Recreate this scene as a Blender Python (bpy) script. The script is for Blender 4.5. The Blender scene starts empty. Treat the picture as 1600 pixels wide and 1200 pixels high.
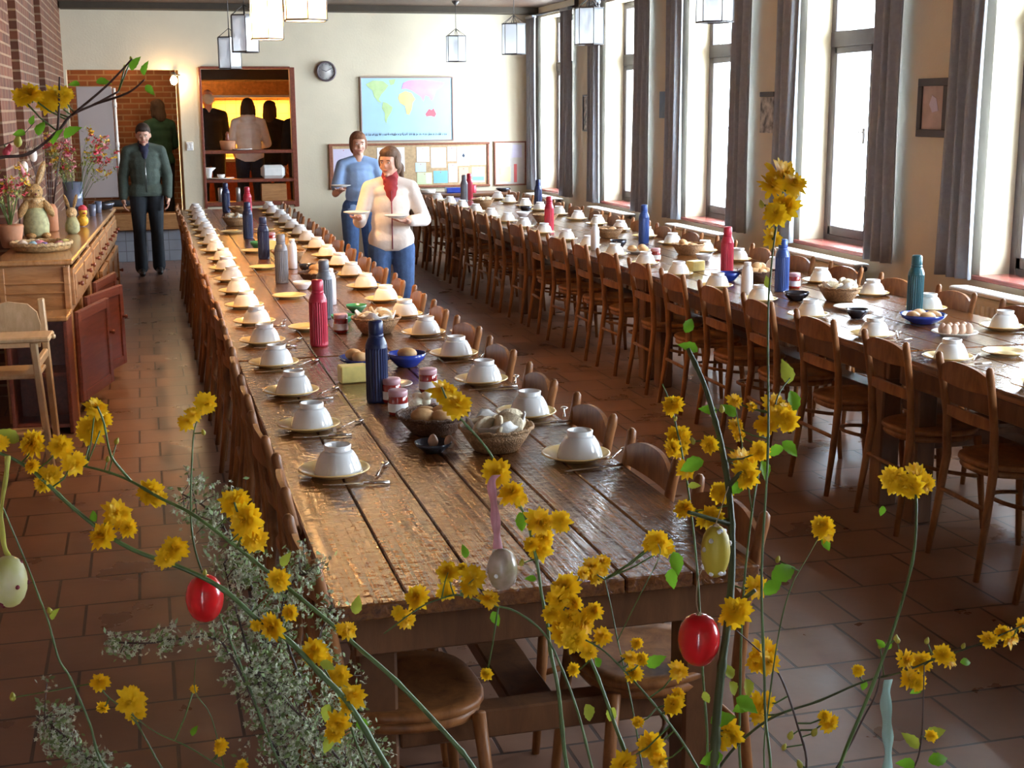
import bpy, bmesh, math, random
from mathutils import Vector, Matrix
PI = math.pi
random.seed(7)
SC = bpy.context.scene
COL = SC.collection

# ------------------------------------------------------------------ camera, sky, exposure
FPX, PITCH, YAW, ROLL, CAMZ = 2100.0, .204, .264, -.006, 1.888
FW = Vector((math.sin(YAW)*math.cos(PITCH), math.cos(YAW)*math.cos(PITCH), -math.sin(PITCH)))
_r = FW.cross(Vector((0, 0, 1))).normalized(); _u = _r.cross(FW)
RT = _r*math.cos(ROLL) + _u*math.sin(ROLL); UP = -_r*math.sin(ROLL) + _u*math.cos(ROLL)
CAM = Vector((0, 0, CAMZ))
cd = bpy.data.cameras.new('camera'); cam = bpy.data.objects.new('camera', cd); COL.objects.link(cam)
cd.sensor_width = 36; cd.lens = FPX*36/1600; cd.clip_start = .05; cd.clip_end = 200
cam.matrix_world = Matrix(((RT.x, UP.x, -FW.x, 0), (RT.y, UP.y, -FW.y, 0), (RT.z, UP.z, -FW.z, CAMZ), (0, 0, 0, 1)))
SC.camera = cam

def at(x, y, d):
    """point at distance d along the view axis, seen at photo position x, y"""
    return CAM + (FW + RT*((x-800)/FPX) - UP*((y-600)/FPX))*d

W = bpy.data.worlds.new('sky'); SC.world = W; W.use_nodes = True
wn = W.node_tree; bg = wn.nodes['Background']
bg.inputs[0].default_value = (.74, .87, 1.0, 1); bg.inputs[1].default_value = 20.0
SC.view_settings.view_transform = 'Standard'; SC.view_settings.look = 'None'
SC.view_settings.gamma = 1; SC.view_settings.use_curve_mapping = False
SC.view_settings.exposure = 1.1

def light(name, kind, loc, energy, color, size=.1, size_y=None, rot=(0, 0, 0), portal=False, angle=None):
    l = bpy.data.lights.new(name, kind); l.energy = energy; l.color = color
    if kind == 'AREA':
        l.size = size
        if size_y: l.shape = 'RECTANGLE'; l.size_y = size_y
        if portal: l.cycles.is_portal = True
    elif kind == 'SUN': l.angle = angle or .05
    else: l.shadow_soft_size = size
    o = bpy.data.objects.new(name, l); COL.objects.link(o); o.location = loc; o.rotation_euler = rot
    return o

WIN = [(15.80, 17.15), (13.25, 14.60), (10.85, 12.20), (8.47, 9.82), (6.02, 7.37), (3.60, 4.95), (1.15, 2.50)]  # last opening is out of view, added to light the bouquet from the right
for k, (a, b) in enumerate(WIN):
    light('window_daylight_portal', 'AREA', (5.34, (a+b)/2, 1.92), 1, (1, 1, 1), b-a, 2.15, (0, PI/2, 0), portal=True).data.size = 2.15
    COL.objects[-1].data.size_y = b-a

# ------------------------------------------------------------------ materials
def _nt(name):
    m = bpy.data.materials.new(name); m.use_nodes = True
    nt = m.node_tree; return m, nt, nt.nodes['Principled BSDF']

def mat(name, col, rough=.5, var=.12, scale=12, metal=0, bump=0, bscale=60, coat=0, stretch=(1, 1, 1), sheen=0, spec=None, trans=0, emis=None, estr=0, col2=None, sss=0):
    m, nt, p = _nt(name)
    tc = nt.nodes.new('ShaderNodeTexCoord'); mp = nt.nodes.new('ShaderNodeMapping')
    mp.inputs['Scale'].default_value = stretch
    nt.links.new(tc.outputs['Object'], mp.inputs[0])
    if var or col2:
        n = nt.nodes.new('ShaderNodeTexNoise'); n.inputs['Scale'].default_value = scale; n.inputs['Detail'].default_value = 4
        nt.links.new(mp.outputs[0], n.inputs['Vector'])
        r = nt.nodes.new('ShaderNodeValToRGB'); r.color_ramp.elements[0].position = .3; r.color_ramp.elements[1].position = .7
        c2 = col2 or tuple(min(1, c*(1+var)) for c in col)
        r.color_ramp.elements[0].color = (*[c*(1-var) for c in col], 1) if not col2 else (*col, 1)
        r.color_ramp.elements[1].color = (*c2, 1)
        nt.links.new(n.outputs['Fac'], r.inputs[0]); nt.links.new(r.outputs[0], p.inputs['Base Color'])
    else: p.inputs['Base Color'].default_value = (*col, 1)
    p.inputs['Roughness'].default_value = rough; p.inputs['Metallic'].default_value = metal
    if coat: p.inputs['Coat Weight'].default_value = coat; p.inputs['Coat Roughness'].default_value = .08
    if sheen: p.inputs['Sheen Weight'].default_value = sheen
    if spec is not None: p.inputs['Specular IOR Level'].default_value = spec
    if trans: p.inputs['Transmission Weight'].default_value = trans
    if sss: p.inputs['Subsurface Weight'].default_value = sss; p.inputs['Subsurface Scale'].default_value = .02
    if emis: p.inputs['Emission Color'].default_value = (*emis, 1); p.inputs['Emission Strength'].default_value = estr
    if bump:
        b = nt.nodes.new('ShaderNodeTexNoise'); b.inputs['Scale'].default_value = bscale; b.inputs['Detail'].default_value = 3
        nt.links.new(mp.outputs[0], b.inputs['Vector'])
        bb = nt.nodes.new('ShaderNodeBump'); bb.inputs['Strength'].default_value = bump; bb.inputs['Distance'].default_value = .01
        nt.links.new(b.outputs['Fac'], bb.inputs['Height']); nt.links.new(bb.outputs[0], p.inputs['Normal'])
    return m

def brick_mat(name, axes, c1, c2, mortar, bw, bh, ms, rough, offset=.5, bump=.6, coat=0, dirt=.35, roughvar=0):
    m, nt, p = _nt(name); L = nt.links.new; N = nt.nodes.new
    tc = N('ShaderNodeTexCoord'); sp = N('ShaderNodeSeparateXYZ'); cb = N('ShaderNodeCombineXYZ')
    L(tc.outputs['Object'], sp.inputs[0]); L(sp.outputs[axes[0]], cb.inputs[0]); L(sp.outputs[axes[1]], cb.inputs[1])
    b = N('ShaderNodeTexBrick'); L(cb.outputs[0], b.inputs['Vector'])
    b.offset = offset; b.inputs['Scale'].default_value = 1
    b.inputs['Color1'].default_value = (*c1, 1); b.inputs['Color2'].default_value = (*c2, 1); b.inputs['Mortar'].default_value = (*mortar, 1)
    b.inputs['Mortar Size'].default_value = ms; b.inputs['Brick Width'].default_value = bw; b.inputs['Row Height'].default_value = bh
    b.inputs['Mortar Smooth'].default_value = .15; b.inputs['Bias'].default_value = 0
    n = N('ShaderNodeTexNoise'); n.inputs['Scale'].default_value = 3.5; n.inputs['Detail'].default_value = 6; L(tc.outputs['Object'], n.inputs['Vector'])
    r = N('ShaderNodeValToRGB'); r.color_ramp.elements[0].position = .3; r.color_ramp.elements[1].position = .75
    r.color_ramp.elements[0].color = (1-dirt, 1-dirt, 1-dirt, 1); r.color_ramp.elements[1].color = (1, 1, 1, 1)
    mx = N('ShaderNodeMix'); mx.data_type = 'RGBA'; mx.blend_type = 'MULTIPLY'; mx.inputs[0].default_value = 1
    L(n.outputs['Fac'], r.inputs[0]); L(b.outputs['Color'], mx.inputs[6]); L(r.outputs[0], mx.inputs[7]); L(mx.outputs[2], p.inputs['Base Color'])
    bp = N('ShaderNodeBump'); bp.inputs['Strength'].default_value = bump; bp.inputs['Distance'].default_value = .006; bp.invert = True
    n2 = N('ShaderNodeTexNoise'); n2.inputs['Scale'].default_value = 9; L(tc.outputs['Object'], n2.inputs['Vector'])
    ad = N('ShaderNodeMath'); ad.operation = 'MULTIPLY_ADD'; ad.inputs[1].default_value = .25
    L(n2.outputs['Fac'], ad.inputs[0]); L(b.outputs['Fac'], ad.inputs[2]); L(ad.outputs[0], bp.inputs['Height']); L(bp.outputs[0], p.inputs['Normal'])
    p.inputs['Roughness'].default_value = rough
    if roughvar:
        mr = N('ShaderNodeMapRange'); mr.inputs[3].default_value = rough-roughvar; mr.inputs[4].default_value = rough+roughvar
        L(n.outputs['Fac'], mr.inputs[0]); L(mr.outputs[0], p.inputs['Roughness'])
    if coat: p.inputs['Coat Weight'].default_value = coat
    return m

def wood_mat(name, dark, light_, rough=.3, grain=(14, 1, 14), bump=.25, coat=0, scale=3.0, rip=0, bd=.004):
    m, nt, p = _nt(name); L = nt.links.new; N = nt.nodes.new
    tc = N('ShaderNodeTexCoord'); mp = N('ShaderNodeMapping'); mp.inputs['Scale'].default_value = grain; L(tc.outputs['Object'], mp.inputs[0])
    n = N('ShaderNodeTexNoise'); n.inputs['Scale'].default_value = scale; n.inputs['Detail'].default_value = 7; n.inputs['Roughness'].default_value = .65
    n.inputs['Distortion'].default_value = .6; L(mp.outputs[0], n.inputs['Vector'])
    r = N('ShaderNodeValToRGB'); r.color_ramp.elements[0].position = .32; r.color_ramp.elements[1].position = .68
    r.color_ramp.elements[0].color = (*dark, 1); r.color_ramp.elements[1].color = (*light_, 1)
    L(n.outputs['Fac'], r.inputs[0]); L(r.outputs[0], p.inputs['Base Color'])
    bp = N('ShaderNodeBump'); bp.inputs['Strength'].default_value = bump; bp.inputs['Distance'].default_value = bd
    if rip:
        n3 = N('ShaderNodeTexNoise'); n3.inputs['Scale'].default_value = rip; n3.inputs['Detail'].default_value = 2
        L(tc.outputs['Object'], n3.inputs['Vector'])
        ad = N('ShaderNodeMath'); ad.operation = 'MULTIPLY_ADD'; ad.inputs[1].default_value = .7
        L(n3.outputs['Fac'], ad.inputs[0]); L(n.outputs['Fac'], ad.inputs[2]); L(ad.outputs[0], bp.inputs['Height'])
    else: L(n.outputs['Fac'], bp.inputs['Height'])
    L(bp.outputs[0], p.inputs['Normal'])
    p.inputs['Roughness'].default_value = rough
    if coat: p.inputs['Coat Weight'].default_value = coat; p.inputs['Coat Roughness'].default_value = .12; L(bp.outputs[0], p.inputs['Coat Normal'])
    return m

def glass_mat(name, tint=(1, 1, 1), gloss=.08, frost=0, diff=(0.9, .93, .95)):
    """thin glass sheet: see-through, a little reflecting, optionally milky"""
    m = bpy.data.materials.new(name); m.use_nodes = True; nt = m.node_tree; nt.nodes.clear(); N = nt.nodes.new; L = nt.links.new
    out = N('ShaderNodeOutputMaterial'); tr = N('ShaderNodeBsdfTransparent'); tr.inputs[0].default_value = (*tint, 1)
    gl = N('ShaderNodeBsdfGlossy'); gl.inputs['Roughness'].default_value = .03; mx = N('ShaderNodeMixShader'); mx.inputs[0].default_value = gloss
    L(tr.outputs[0], mx.inputs[1]); L(gl.outputs[0], mx.inputs[2]); last = mx
    if frost:
        tl = N('ShaderNodeBsdfTranslucent'); tl.inputs[0].default_value = (*diff, 1); df = N('ShaderNodeBsdfDiffuse'); df.inputs[0].default_value = (*diff, 1)
        m1 = N('ShaderNodeMixShader'); m1.inputs[0].default_value = .35; L(tl.outputs[0], m1.inputs[1]); L(df.outputs[0], m1.inputs[2])
        m2 = N('ShaderNodeMixShader'); m2.inputs[0].default_value = frost; L(mx.outputs[0], m2.inputs[1]); L(m1.outputs[0], m2.inputs[2]); last = m2
    L(last.outputs[0], out.inputs[0]); return m

M = dict(
    plaster=mat('cream_plaster', (.70, .62, .46), .8, .04, 3, bump=.15, bscale=40),
    soffit=mat('dark_soffit', (.05, .035, .02), .7),
    kitchen_wall=brick_mat('kitchen_tiles', (0, 2), (.75, .52, .25), (.72, .5, .22), (.45, .3, .12), .15, .15, .004, .3, 0, .2),
    brick=brick_mat('red_brick', (1, 2), (.20, .065, .028), (.12, .04, .02), (.32, .21, .13), .215, .075, .009, .85, bump=1.0),
    brick_b=brick_mat('red_brick_far', (0, 2), (.36, .15, .07), (.24, .10, .05), (.40, .28, .17), .215, .075, .010, .85, bump=1.0),
    tile_grey=brick_mat('grey_wall_tiles', (0, 2), (.36, .38, .42), (.33, .35, .4), (.2, .2, .22), .26, .13, .005, .35, 0, .3),
    floor=brick_mat('terracotta_floor', (0, 1), (.29, .150, .095), (.24, .125, .08), (.07, .042, .034), .31, .325, .006, .30, .36, .8, roughvar=.09),
    ceiling=wood_mat('ceiling_boards', (.05, .025, .015), (.09, .045, .025), .5),
    winframe=mat('dark_window_paint', (.075, .06, .06), .4, .1),
    sill=mat('red_sill_tile', (.32, .09, .07), .25, .15, 8),
    curtain=mat('slate_curtain', (.30, .32, .36), .85, .08, 30, bump=.3, bscale=300, sheen=.3),
    glass=glass_mat('window_glass', (1, 1, 1), .05),
    radiator=mat('radiator_enamel', (.72, .68, .6), .35, .04),
    chair=wood_mat('chair_wood', (.16, .058, .018), (.38, .15, .048), .42, (6, 6, 2), .15)
    ,
    table=wood_mat('table_oak', (.070, .022, .006), (.25, .085, .018), .13, (18, .5, 18), .8, coat=.3, rip=34, bd=.005),
    table_leg=wood_mat('table_leg_oak', (.10, .04, .018), (.2, .085, .035), .38, (5, 5, 1), .3),
    pine=wood_mat('sideboard_pine', (.30, .13, .045), (.50, .25, .10), .33, (2, 2, 12), .15, coat=.25),
    pine_top=wood_mat('sideboard_top_pine', (.36, .17, .06), (.54, .29, .12), .22, (12, 1.2, 4), .15, coat=.4),
    redwood=wood_mat('red_stained_wood', (.14, .035, .02), (.26, .07, .04), .3),
    beech=wood_mat('pale_beech', (.50, .32, .16), (.66, .46, .26), .35, (10, 2, 3), .15),
    white_china=mat('white_china', (.86, .85, .84), .13, .02, coat=.5, spec=.6),
    plate=mat('yellow_glaze', (.86, .62, .26), .13, .06, 20, coat=.6),
    plate_white=mat('white_plate_glaze', (.85, .82, .76), .15, .03, coat=.5),
    steel=mat('cutlery_steel', (.7, .7, .7), .18, .03, metal=1),
    t_navy=mat('navy_plastic', (.012, .02, .075), .3, .15), t_blue=mat('blue_plastic', (.03, .07, .26), .3, .15),
    t_red=mat('red_plastic', (.5, .025, .055), .3, .12), t_grey=mat('grey_plastic', (.15, .155, .18), .33, .12),
    t_green=mat('bluegreen_plastic', (.03, .13, .16), .3, .12),
    jam=mat('strawberry_jam', (.30, .02, .015), .12, .3, 60, coat=.8), lid=mat('jam_lid', (.55, .30, .33), .35, .1),
    labelw=mat('paper_label', (.85, .83, .80), .6, .03),
    butter=mat('butter_paper', (.80, .66, .22), .35, .08, 30), butter2=mat('butter_end', (.84, .78, .58), .45, .05),
    cloth_white=mat('white_cloth', (.82, .81, .78), .85, .05, 15, bump=.2, bscale=120),
    wicker=mat('wicker', (.38, .21, .09), .6, .35, 90, bump=1.0, bscale=160), wicker_d=mat('dark_wicker', (.12, .05, .02), .55, .35, 90, bump=1.0, bscale=160),
    bread=mat('bread_crust', (.50, .24, .08), .6, .35, 14, bump=.3, bscale=30, col2=(.78, .50, .24)),
    bread_pale=mat('pale_bread', (.76, .62, .42), .75, .12, 18, bump=.5, bscale=80),
    dark_bowl=mat('dark_pewter', (.06, .06, .075), .18, .2, metal=.6), blue_dish=mat('cobalt_dish', (.02, .05, .35), .2, .15, coat=.4),
    green_bowl=mat('green_bowl_glaze', (.05, .25, .12), .2, .15, coat=.4),
    milk=mat('white_jug_glaze', (.82, .82, .84), .2, .03, coat=.3), egg_shell=mat('brown_eggshell', (.68, .46, .33), .5, .12, 30), egg_white=mat('white_eggshell', (.82, .78, .72), .5, .06),
    tin=mat('pale_carton', (.62, .6, .5), .8, .1),
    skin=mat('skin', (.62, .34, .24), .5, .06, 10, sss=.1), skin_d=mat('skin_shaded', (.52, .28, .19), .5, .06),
    lips=mat('lips', (.42, .12, .10), .4, .05), eye=mat('eye_white', (.75, .73, .7), .25, 0), iris=mat('iris_dark', (.04, .025, .015), .2, 0),
    hair_d=mat('dark_brown_hair', (.045, .025, .016), .75, .3, 40, stretch=(1, 1, .2), bump=.6, bscale=120),
    hair_m=mat('brown_hair', (.12, .06, .03), .75, .3, 40, stretch=(1, 1, .2), bump=.6, bscale=120),
    hair_a=mat('auburn_hair', (.22, .09, .04), .75, .3, 40, stretch=(1, 1, .2), bump=.6, bscale=120),
    jeans=mat('blue_denim', (.055, .115, .27), .85, .2, 25, bump=.3, bscale=200), jeans_d=mat('dark_denim', (.02, .03, .06), .85, .2, 25),
    black=mat('black_cloth', (.012, .012, .016), .85, .2), trouser=mat('black_trousers', (.012, .016, .022), .8, .2, bump=.2, bscale=20),
    green_j=mat('green_fleece', (.065, .085, .068), .9, .15, 20, bump=.3, bscale=60), green_d=mat('bottle_green_jumper', (.012, .05, .032), .9, .2),
    navy_shirt=mat('navy_shirt', (.02, .02, .05), .8, .1), blue_shirt=mat('pale_blue_tshirt', (.25, .38, .62), .85, .08, 12, bump=.3, bscale=25),
    cream_j=mat('cream_jacket', (.80, .70, .62), .85, .05, 12, bump=.4, bscale=22), red_scarf=mat('red_rollneck', (.30, .025, .03), .85, .15),
    white_h=mat('pale_grey_hoodie', (.80, .81, .84), .9, .08, 12, bump=.4, bscale=22), shoe=mat('dark_shoe', (.02, .018, .018), .35, .1),
    zip=mat('zip_metal', (.5, .5, .5), .3, 0, metal=1), dkred=mat('dark_red_piping', (.22, .03, .05), .8, .1),
    lampmetal=mat('lantern_metal', (.10, .09, .085), .4, .1, metal=.6),
    lampglass=glass_mat('lantern_glass', (1, 1, 1), .10, .38, (.86, .89, .92)),
    litglass=glass_mat('lit_lantern_glass', (1, .96, .88), .05, .8, (1, .93, .8)),
    bulb_off=mat('bulb_off', (.8, .8, .8), .2, 0), bulb_on=mat('bulb_lit', (1, .9, .7), .3, 0, emis=(1, .78, .48), estr=110),
    clockrim=mat('clock_rim', (.13, .10, .11), .3, .1), clockface=mat('clock_face', (.66, .66, .64), .5, .02),
    mapsea=mat('map_sea', (.42, .66, .86), .5, .04, 4), ink=mat('dark_ink', (.04, .06, .10), .6, 0),
    mgreen=mat('map_green', (.50, .68, .33), .5, .1), myellow=mat('map_yellow', (.85, .68, .30), .5, .1), mpink=mat('map_pink', (.72, .40, .72), .5, .12, 6), mred=mat('map_red', (.82, .16, .2), .5, .05),
    alu=mat('pale_frame', (.35, .25, .22), .35, .05), redframe=wood_mat('board_frame_wood', (.2, .07, .04), (.34, .13, .07), .35),
    cork=mat('cork', (.52, .36, .2), .85, .15, 40), board_white=mat('pinboard_felt', (.55, .56, .62), .8, .04),
    darkframe=mat('dark_picture_frame', (.05, .045, .05), .4, .1), mount=mat('picture_mount', (.50, .40, .38), .7, .15, 9),
    drawing=mat('ink_drawing', (.70, .68, .62), .7, .3, 16, col2=(.1, .1, .1)), bluecard=mat('blue_card', (.20, .30, .42), .7, .05),
    plastic_w=mat('white_plastic', (.80, .78, .76), .4, .02),
    shutter=mat('greyed_white_paint', (.45, .39, .37), .35, .05, 3), whitemetal=mat('white_metal', (.8, .78, .74), .3, .03),
    hood=mat('copper_hood', (.55, .27, .08), .4, .25, 20), steel2=mat('brushed_steel', (.5, .48, .46), .35, .05, metal=.8),
    petal=mat('kerria_petal', (.93, .56, .008), .5, .12, 30, col2=(.95, .68, .03)), bud=mat('kerria_bud', (.50, .46, .06), .55, .2, 40),
    stem=mat('green_stem', (.10, .17, .045), .4, .3, 30), stem_d=mat('purple_brown_stem', (.07, .035, .03), .45, .3, 30), stem_thick=mat('old_green_stem', (.07, .085, .03), .5, .4, 18),
    leaf=mat('fresh_leaf', (.13, .30, .03), .45, .25, 30), leaf2=mat('yellow_green_leaf', (.30, .38, .05), .45, .25, 30),
    white_fl=mat('spirea_blossom', (.54, .56, .42), .6, .2, 60), green_fl=mat('spirea_green', (.22, .30, .11), .6, .3, 60),
    egg_red=mat('red_egg', (.78, .012, .018), .22, .04, coat=.4), egg_yel=mat('marbled_yellow_egg', (.62, .60, .12), .4, .2, 25, col2=(.75, .68, .42)),
    egg_olive=mat('matte_yellow_egg', (.55, .42, .04), .5, .15, 20), egg_paint=mat('painted_egg', (.60, .46, .40), .25, .3, 45, col2=(.35, .30, .16), coat=.5), egg_blue=mat('pale_blue_egg', (.3, .5, .6), .3, .1),
    r_yel=mat('yellow_ribbon', (.62, .60, .10), .4, .1), r_pink=mat('pink_ribbon', (.75, .33, .38), .4, .08), r_mint=mat('mint_ribbon', (.42, .62, .55), .4, .1), thread=mat('jute_thread', (.40, .30, .18), .8, .1),
    fl_red=mat('red_blossom', (.62, .06, .09), .55, .3, 50), fl_pink=mat('pink_blossom', (.70, .25, .28), .55, .3, 50), fl_yel=mat('yellow_blossom', (.75, .45, .04), .55, .3, 50), fol=mat('bouquet_leaf', (.34, .38, .10), .6, .4, 40),
    straw=mat('plaited_straw', (.42, .26, .10), .75, .35, 70, bump=1, bscale=150), dress=mat('green_gingham', (.34, .36, .20), .8, .25, 40), straw_l=mat('pale_straw', (.58, .42, .22), .75, .3, 70, bump=1, bscale=150),
    vase_glass=mat('blue_grey_glass', (.28, .32, .45), .1, .1, trans=.5), terracotta=mat('terracotta_pot', (.45, .2, .1), .7, .15),
    purple=mat('violet_foil', (.25, .2, .5), .3, .3, 30), cup=mat('pale_blue_bag', (.2, .35, .5), .6, .2),
)

def petal_mat(name, c1, c2, tl=.45):
    m, nt, p = _nt(name); L = nt.links.new; N = nt.nodes.new
    tc = N('ShaderNodeTexCoord'); n = N('ShaderNodeTexNoise'); n.inputs['Scale'].default_value = 3; L(tc.outputs['Object'], n.inputs['Vector'])
    mx = N('ShaderNodeMix'); mx.data_type = 'RGBA'; mx.inputs[6].default_value = (*c1, 1); mx.inputs[7].default_value = (*c2, 1); L(n.outputs['Fac'], mx.inputs[0]); L(mx.outputs[2], p.inputs['Base Color'])
    p.inputs['Roughness'].default_value = .55; p.inputs['Specular IOR Level'].default_value = .25
    t = N('ShaderNodeBsdfTranslucent'); L(mx.outputs[2], t.inputs[0]); ms = N('ShaderNodeMixShader'); ms.inputs[0].default_value = tl
    L(p.outputs[0], ms.inputs[1]); L(t.outputs[0], ms.inputs[2]); L(ms.outputs[0], nt.nodes['Material Output'].inputs[0]); return m
M['chair'].node_tree.nodes['Principled BSDF'].inputs['Specular IOR Level'].default_value = .3
M['petal'] = petal_mat('kerria_petal', (1.0, .60, .008), (1.0, .72, .03), .3); M['leaf'] = petal_mat('fresh_leaf', (.14, .36, .02), (.22, .46, .03), .4); M['leaf2'] = petal_mat('yellow_green_leaf', (.36, .42, .04), (.46, .50, .07), .4)

# ------------------------------------------------------------------ mesh builder
class MB:
    def __init__(s): s.v = []; s.f = []; s.sm = []
    def add(s, vs, fs, smooth=False, xf=None):
        o = len(s.v)
        s.v += [tuple(xf @ Vector(v)) if xf else tuple(v) for v in vs]
        s.f += [tuple(i+o for i in f) for f in fs]; s.sm += [smooth]*len(fs); return s
    def box(s, c, d, bv=0, rz=0, xf=None, R=None):
        hx, hy, hz = d[0]/2, d[1]/2, d[2]/2
        m = Matrix.Translation(Vector(c)) @ (R if R is not None else Matrix.Rotation(rz, 4, 'Z'))
        if xf: m = xf @ m
        b = min(bv, hx*.9, hy*.9, hz*.9)
        if b <= 0:
            vs = [(x*hx, y*hy, z*hz) for x in (-1, 1) for y in (-1, 1) for z in (-1, 1)]
            return s.add(vs, [(0, 1, 3, 2), (4, 6, 7, 5), (0, 4, 5, 1), (2, 3, 7, 6), (0, 2, 6, 4), (1, 5, 7, 3)], False, m)
        vs = []; idx = {}
        for x in (-1, 1):
            for y in (-1, 1):
                for z in (-1, 1):
                    for a in range(3):
                        p = [x*hx, y*hy, z*hz]
                        for q, sg in enumerate((x, y, z)):
                            if q != a: p[q] -= sg*b
                        idx[(x, y, z, a)] = len(vs); vs.append(p)
        F = []
        for a in range(3):
            for sg in (-1, 1):
                o = [q for q in range(3) if q != a]; quad = []
                for (s1, s2) in ((-1, -1), (1, -1), (1, 1), (-1, 1)):
                    k = [0, 0, 0]; k[a] = sg; k[o[0]] = s1; k[o[1]] = s2; quad.append(idx[(*k, a)])
                if (sg > 0) ^ (a == 1): F.append(tuple(quad))
                else: F.append(tuple(quad[::-1]))
        for a in range(3):
            o = [q for q in range(3) if q != a]
            for s1 in (-1, 1):
                for s2 in (-1, 1):
                    k0 = [0, 0, 0]; k0[a] = -1; k0[o[0]] = s1; k0[o[1]] = s2; k1 = list(k0); k1[a] = 1
                    F.append((idx[(*k0, o[0])], idx[(*k1, o[0])], idx[(*k1, o[1])], idx[(*k0, o[1])]))
        for x in (-1, 1):
            for y in (-1, 1):
                for z in (-1, 1): F.append(tuple(idx[(x, y, z, a)] for a in range(3)))
        return s.add(vs, F, False, m)
    def lathe(s, prof, n=24, xf=None, rib=0, ribn=0, cap0=True, cap1=True, smooth=True, ang=None):
        vs = []; fs = []
        for (r, z) in prof:
            for k in range(n):
                a = 2*PI*k/n; rr = r*(1+(rib if (ribn and k % 2) else 0)); vs.append((rr*math.cos(a), rr*math.sin(a), z))
        for i in range(len(prof)-1):
            for k in range(n): fs.append((i*n+k, i*n+(k+1) % n, (i+1)*n+(k+1) % n, (i+1)*n+k))
        if cap0: fs.append(tuple(range(n-1, -1, -1)))
        if cap1: fs.append(tuple((len(prof)-1)*n+k for k in range(n)))
        return s.add(vs, fs, smooth, xf)
    def tube(s, pts, r, n=8, smooth=True, flat=1.0, xf=None, closed=False):
        pts = [Vector(p) for p in pts]; m = len(pts)
        rs = r if isinstance(r, (list, tuple)) else [r]*m
        vs = []; fs = []; prev = None
        for i, p in enumerate(pts):
            if closed: t = pts[(i+1) % m]-pts[i-1]
            else: t = (pts[min(i+1, m-1)]-pts[max(i-1, 0)])
            t.normalize()
            if prev is None:
                a = Vector((0, 0, 1)) if abs(t.z) < .9 else Vector((1, 0, 0)); nrm = (a-t*a.dot(t)).normalized()
            else: nrm = (prev-t*prev.dot(t)).normalized()
            prev = nrm; bn = t.cross(nrm)
            for k in range(n):
                a = 2*PI*k/n; vs.append(p+nrm*math.cos(a)*rs[i]*flat+bn*math.sin(a)*rs[i])
        for i in range(m if closed else m-1):
            j = (i+1) % m
            for k in range(n): fs.append((i*n+k, j*n+k, j*n+(k+1) % n, i*n+(k+1) % n)[::-1])
        if not closed: fs.append(tuple(range(n))); fs.append(tuple((m-1)*n+k for k in range(n-1, -1, -1)))
        return s.add(vs, fs, smooth, xf)
    def ell(s, c, r, n=12, m=8, xf=None, R=None):
        prof = [(math.sin(PI*i/m), -math.cos(PI*i/m)) for i in range(m+1)]
        if not hasattr(r, '__len__'): r = (r, r, r)
        X = Matrix.Translation(Vector(c)) @ (R if R is not None else Matrix.Identity(4)) @ Matrix.Diagonal((*r, 1))
        if xf: X = xf @ X
        prof[0] = (.02, -1); prof[-1] = (.02, 1)
        return s.lathe(prof, n, X)
    def prism(s, poly, t, xf=None, smooth=False):
        """outline in local xy, thickness t along z"""
        n = len(poly); vs = [(x, y, 0) for x, y in poly]+[(x, y, t) for x, y in poly]
        fs = [tuple(range(n-1, -1, -1)), tuple(range(n, 2*n))]+[(i, (i+1) % n, n+(i+1) % n, n+i) for i in range(n)]
        return s.add(vs, fs, smooth, xf)
    def mesh(s, name):
        me = bpy.data.meshes.new(name); me.from_pydata(s.v, [], s.f)
        me.polygons.foreach_set('use_smooth', s.sm); me.update(); return me
    def build(s, name, m, parent=None, fix=True):
        me = s.mesh(name)
        if fix:
            b = bmesh.new(); b.from_mesh(me); bmesh.ops.recalc_face_normals(b, faces=b.faces); b.to_mesh(me); b.free()
        return link(name, me, m, parent)

def link(name, me, m, parent=None):
    o = bpy.data.objects.new(name, me); COL.objects.link(o)
    if m is not None and not me.materials: me.materials.append(m)
    if parent: o.parent = parent
    return o
def tag(o, label=None, cat=None, group=None, kind=None):
    if label: o['label'] = label
    if cat: o['category'] = cat
    if group: o['group'] = group
    if kind: o['kind'] = kind
    return o
def empty(name, loc=(0, 0, 0), rz=0, label=None, cat=None, group=None, kind=None):
    o = bpy.data.objects.new(name, None); COL.objects.link(o); o.location = loc; o.rotation_euler = (0, 0, rz); o.empty_display_size = .1
    return tag(o, label, cat, group, kind)
KIDS = {}
def copy_tree(o, parent=None):
    c = o.copy(); COL.objects.link(c); c.parent = parent
    for ch in o.children: copy_tree(ch, c)
    return c
class Proto:
    """first use takes the thing itself, later uses copy it with its parts"""
    def __init__(s, o): s.o = o; s.used = False
    def put(s, loc, rz=0, label=None, group=None, sc=None, tilt=None):
        if s.used: o = copy_tree(s.o)
        else: o = s.o; s.used = True
        o.location = loc; o.rotation_euler = (tilt[0] if tilt else 0, tilt[1] if tilt else 0, rz)
        if sc: o.scale = (sc, sc, sc)
        if label: o['label'] = label
        if group: o['group'] = group
        return o
ORD = 'first second third fourth fifth sixth seventh eighth ninth tenth eleventh twelfth thirteenth fourteenth fifteenth sixteenth seventeenth eighteenth nineteenth twentieth twenty-first twenty-second twenty-third twenty-fourth'.split()
def struct(o): o['kind'] = 'structure'; return o
TR = Matrix.Translation
def RX(a): return Matrix.Rotation(a, 4, 'X')
def RY(a): return Matrix.Rotation(a, 4, 'Y')
def RZ(a): return Matrix.Rotation(a, 4, 'Z')

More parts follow.
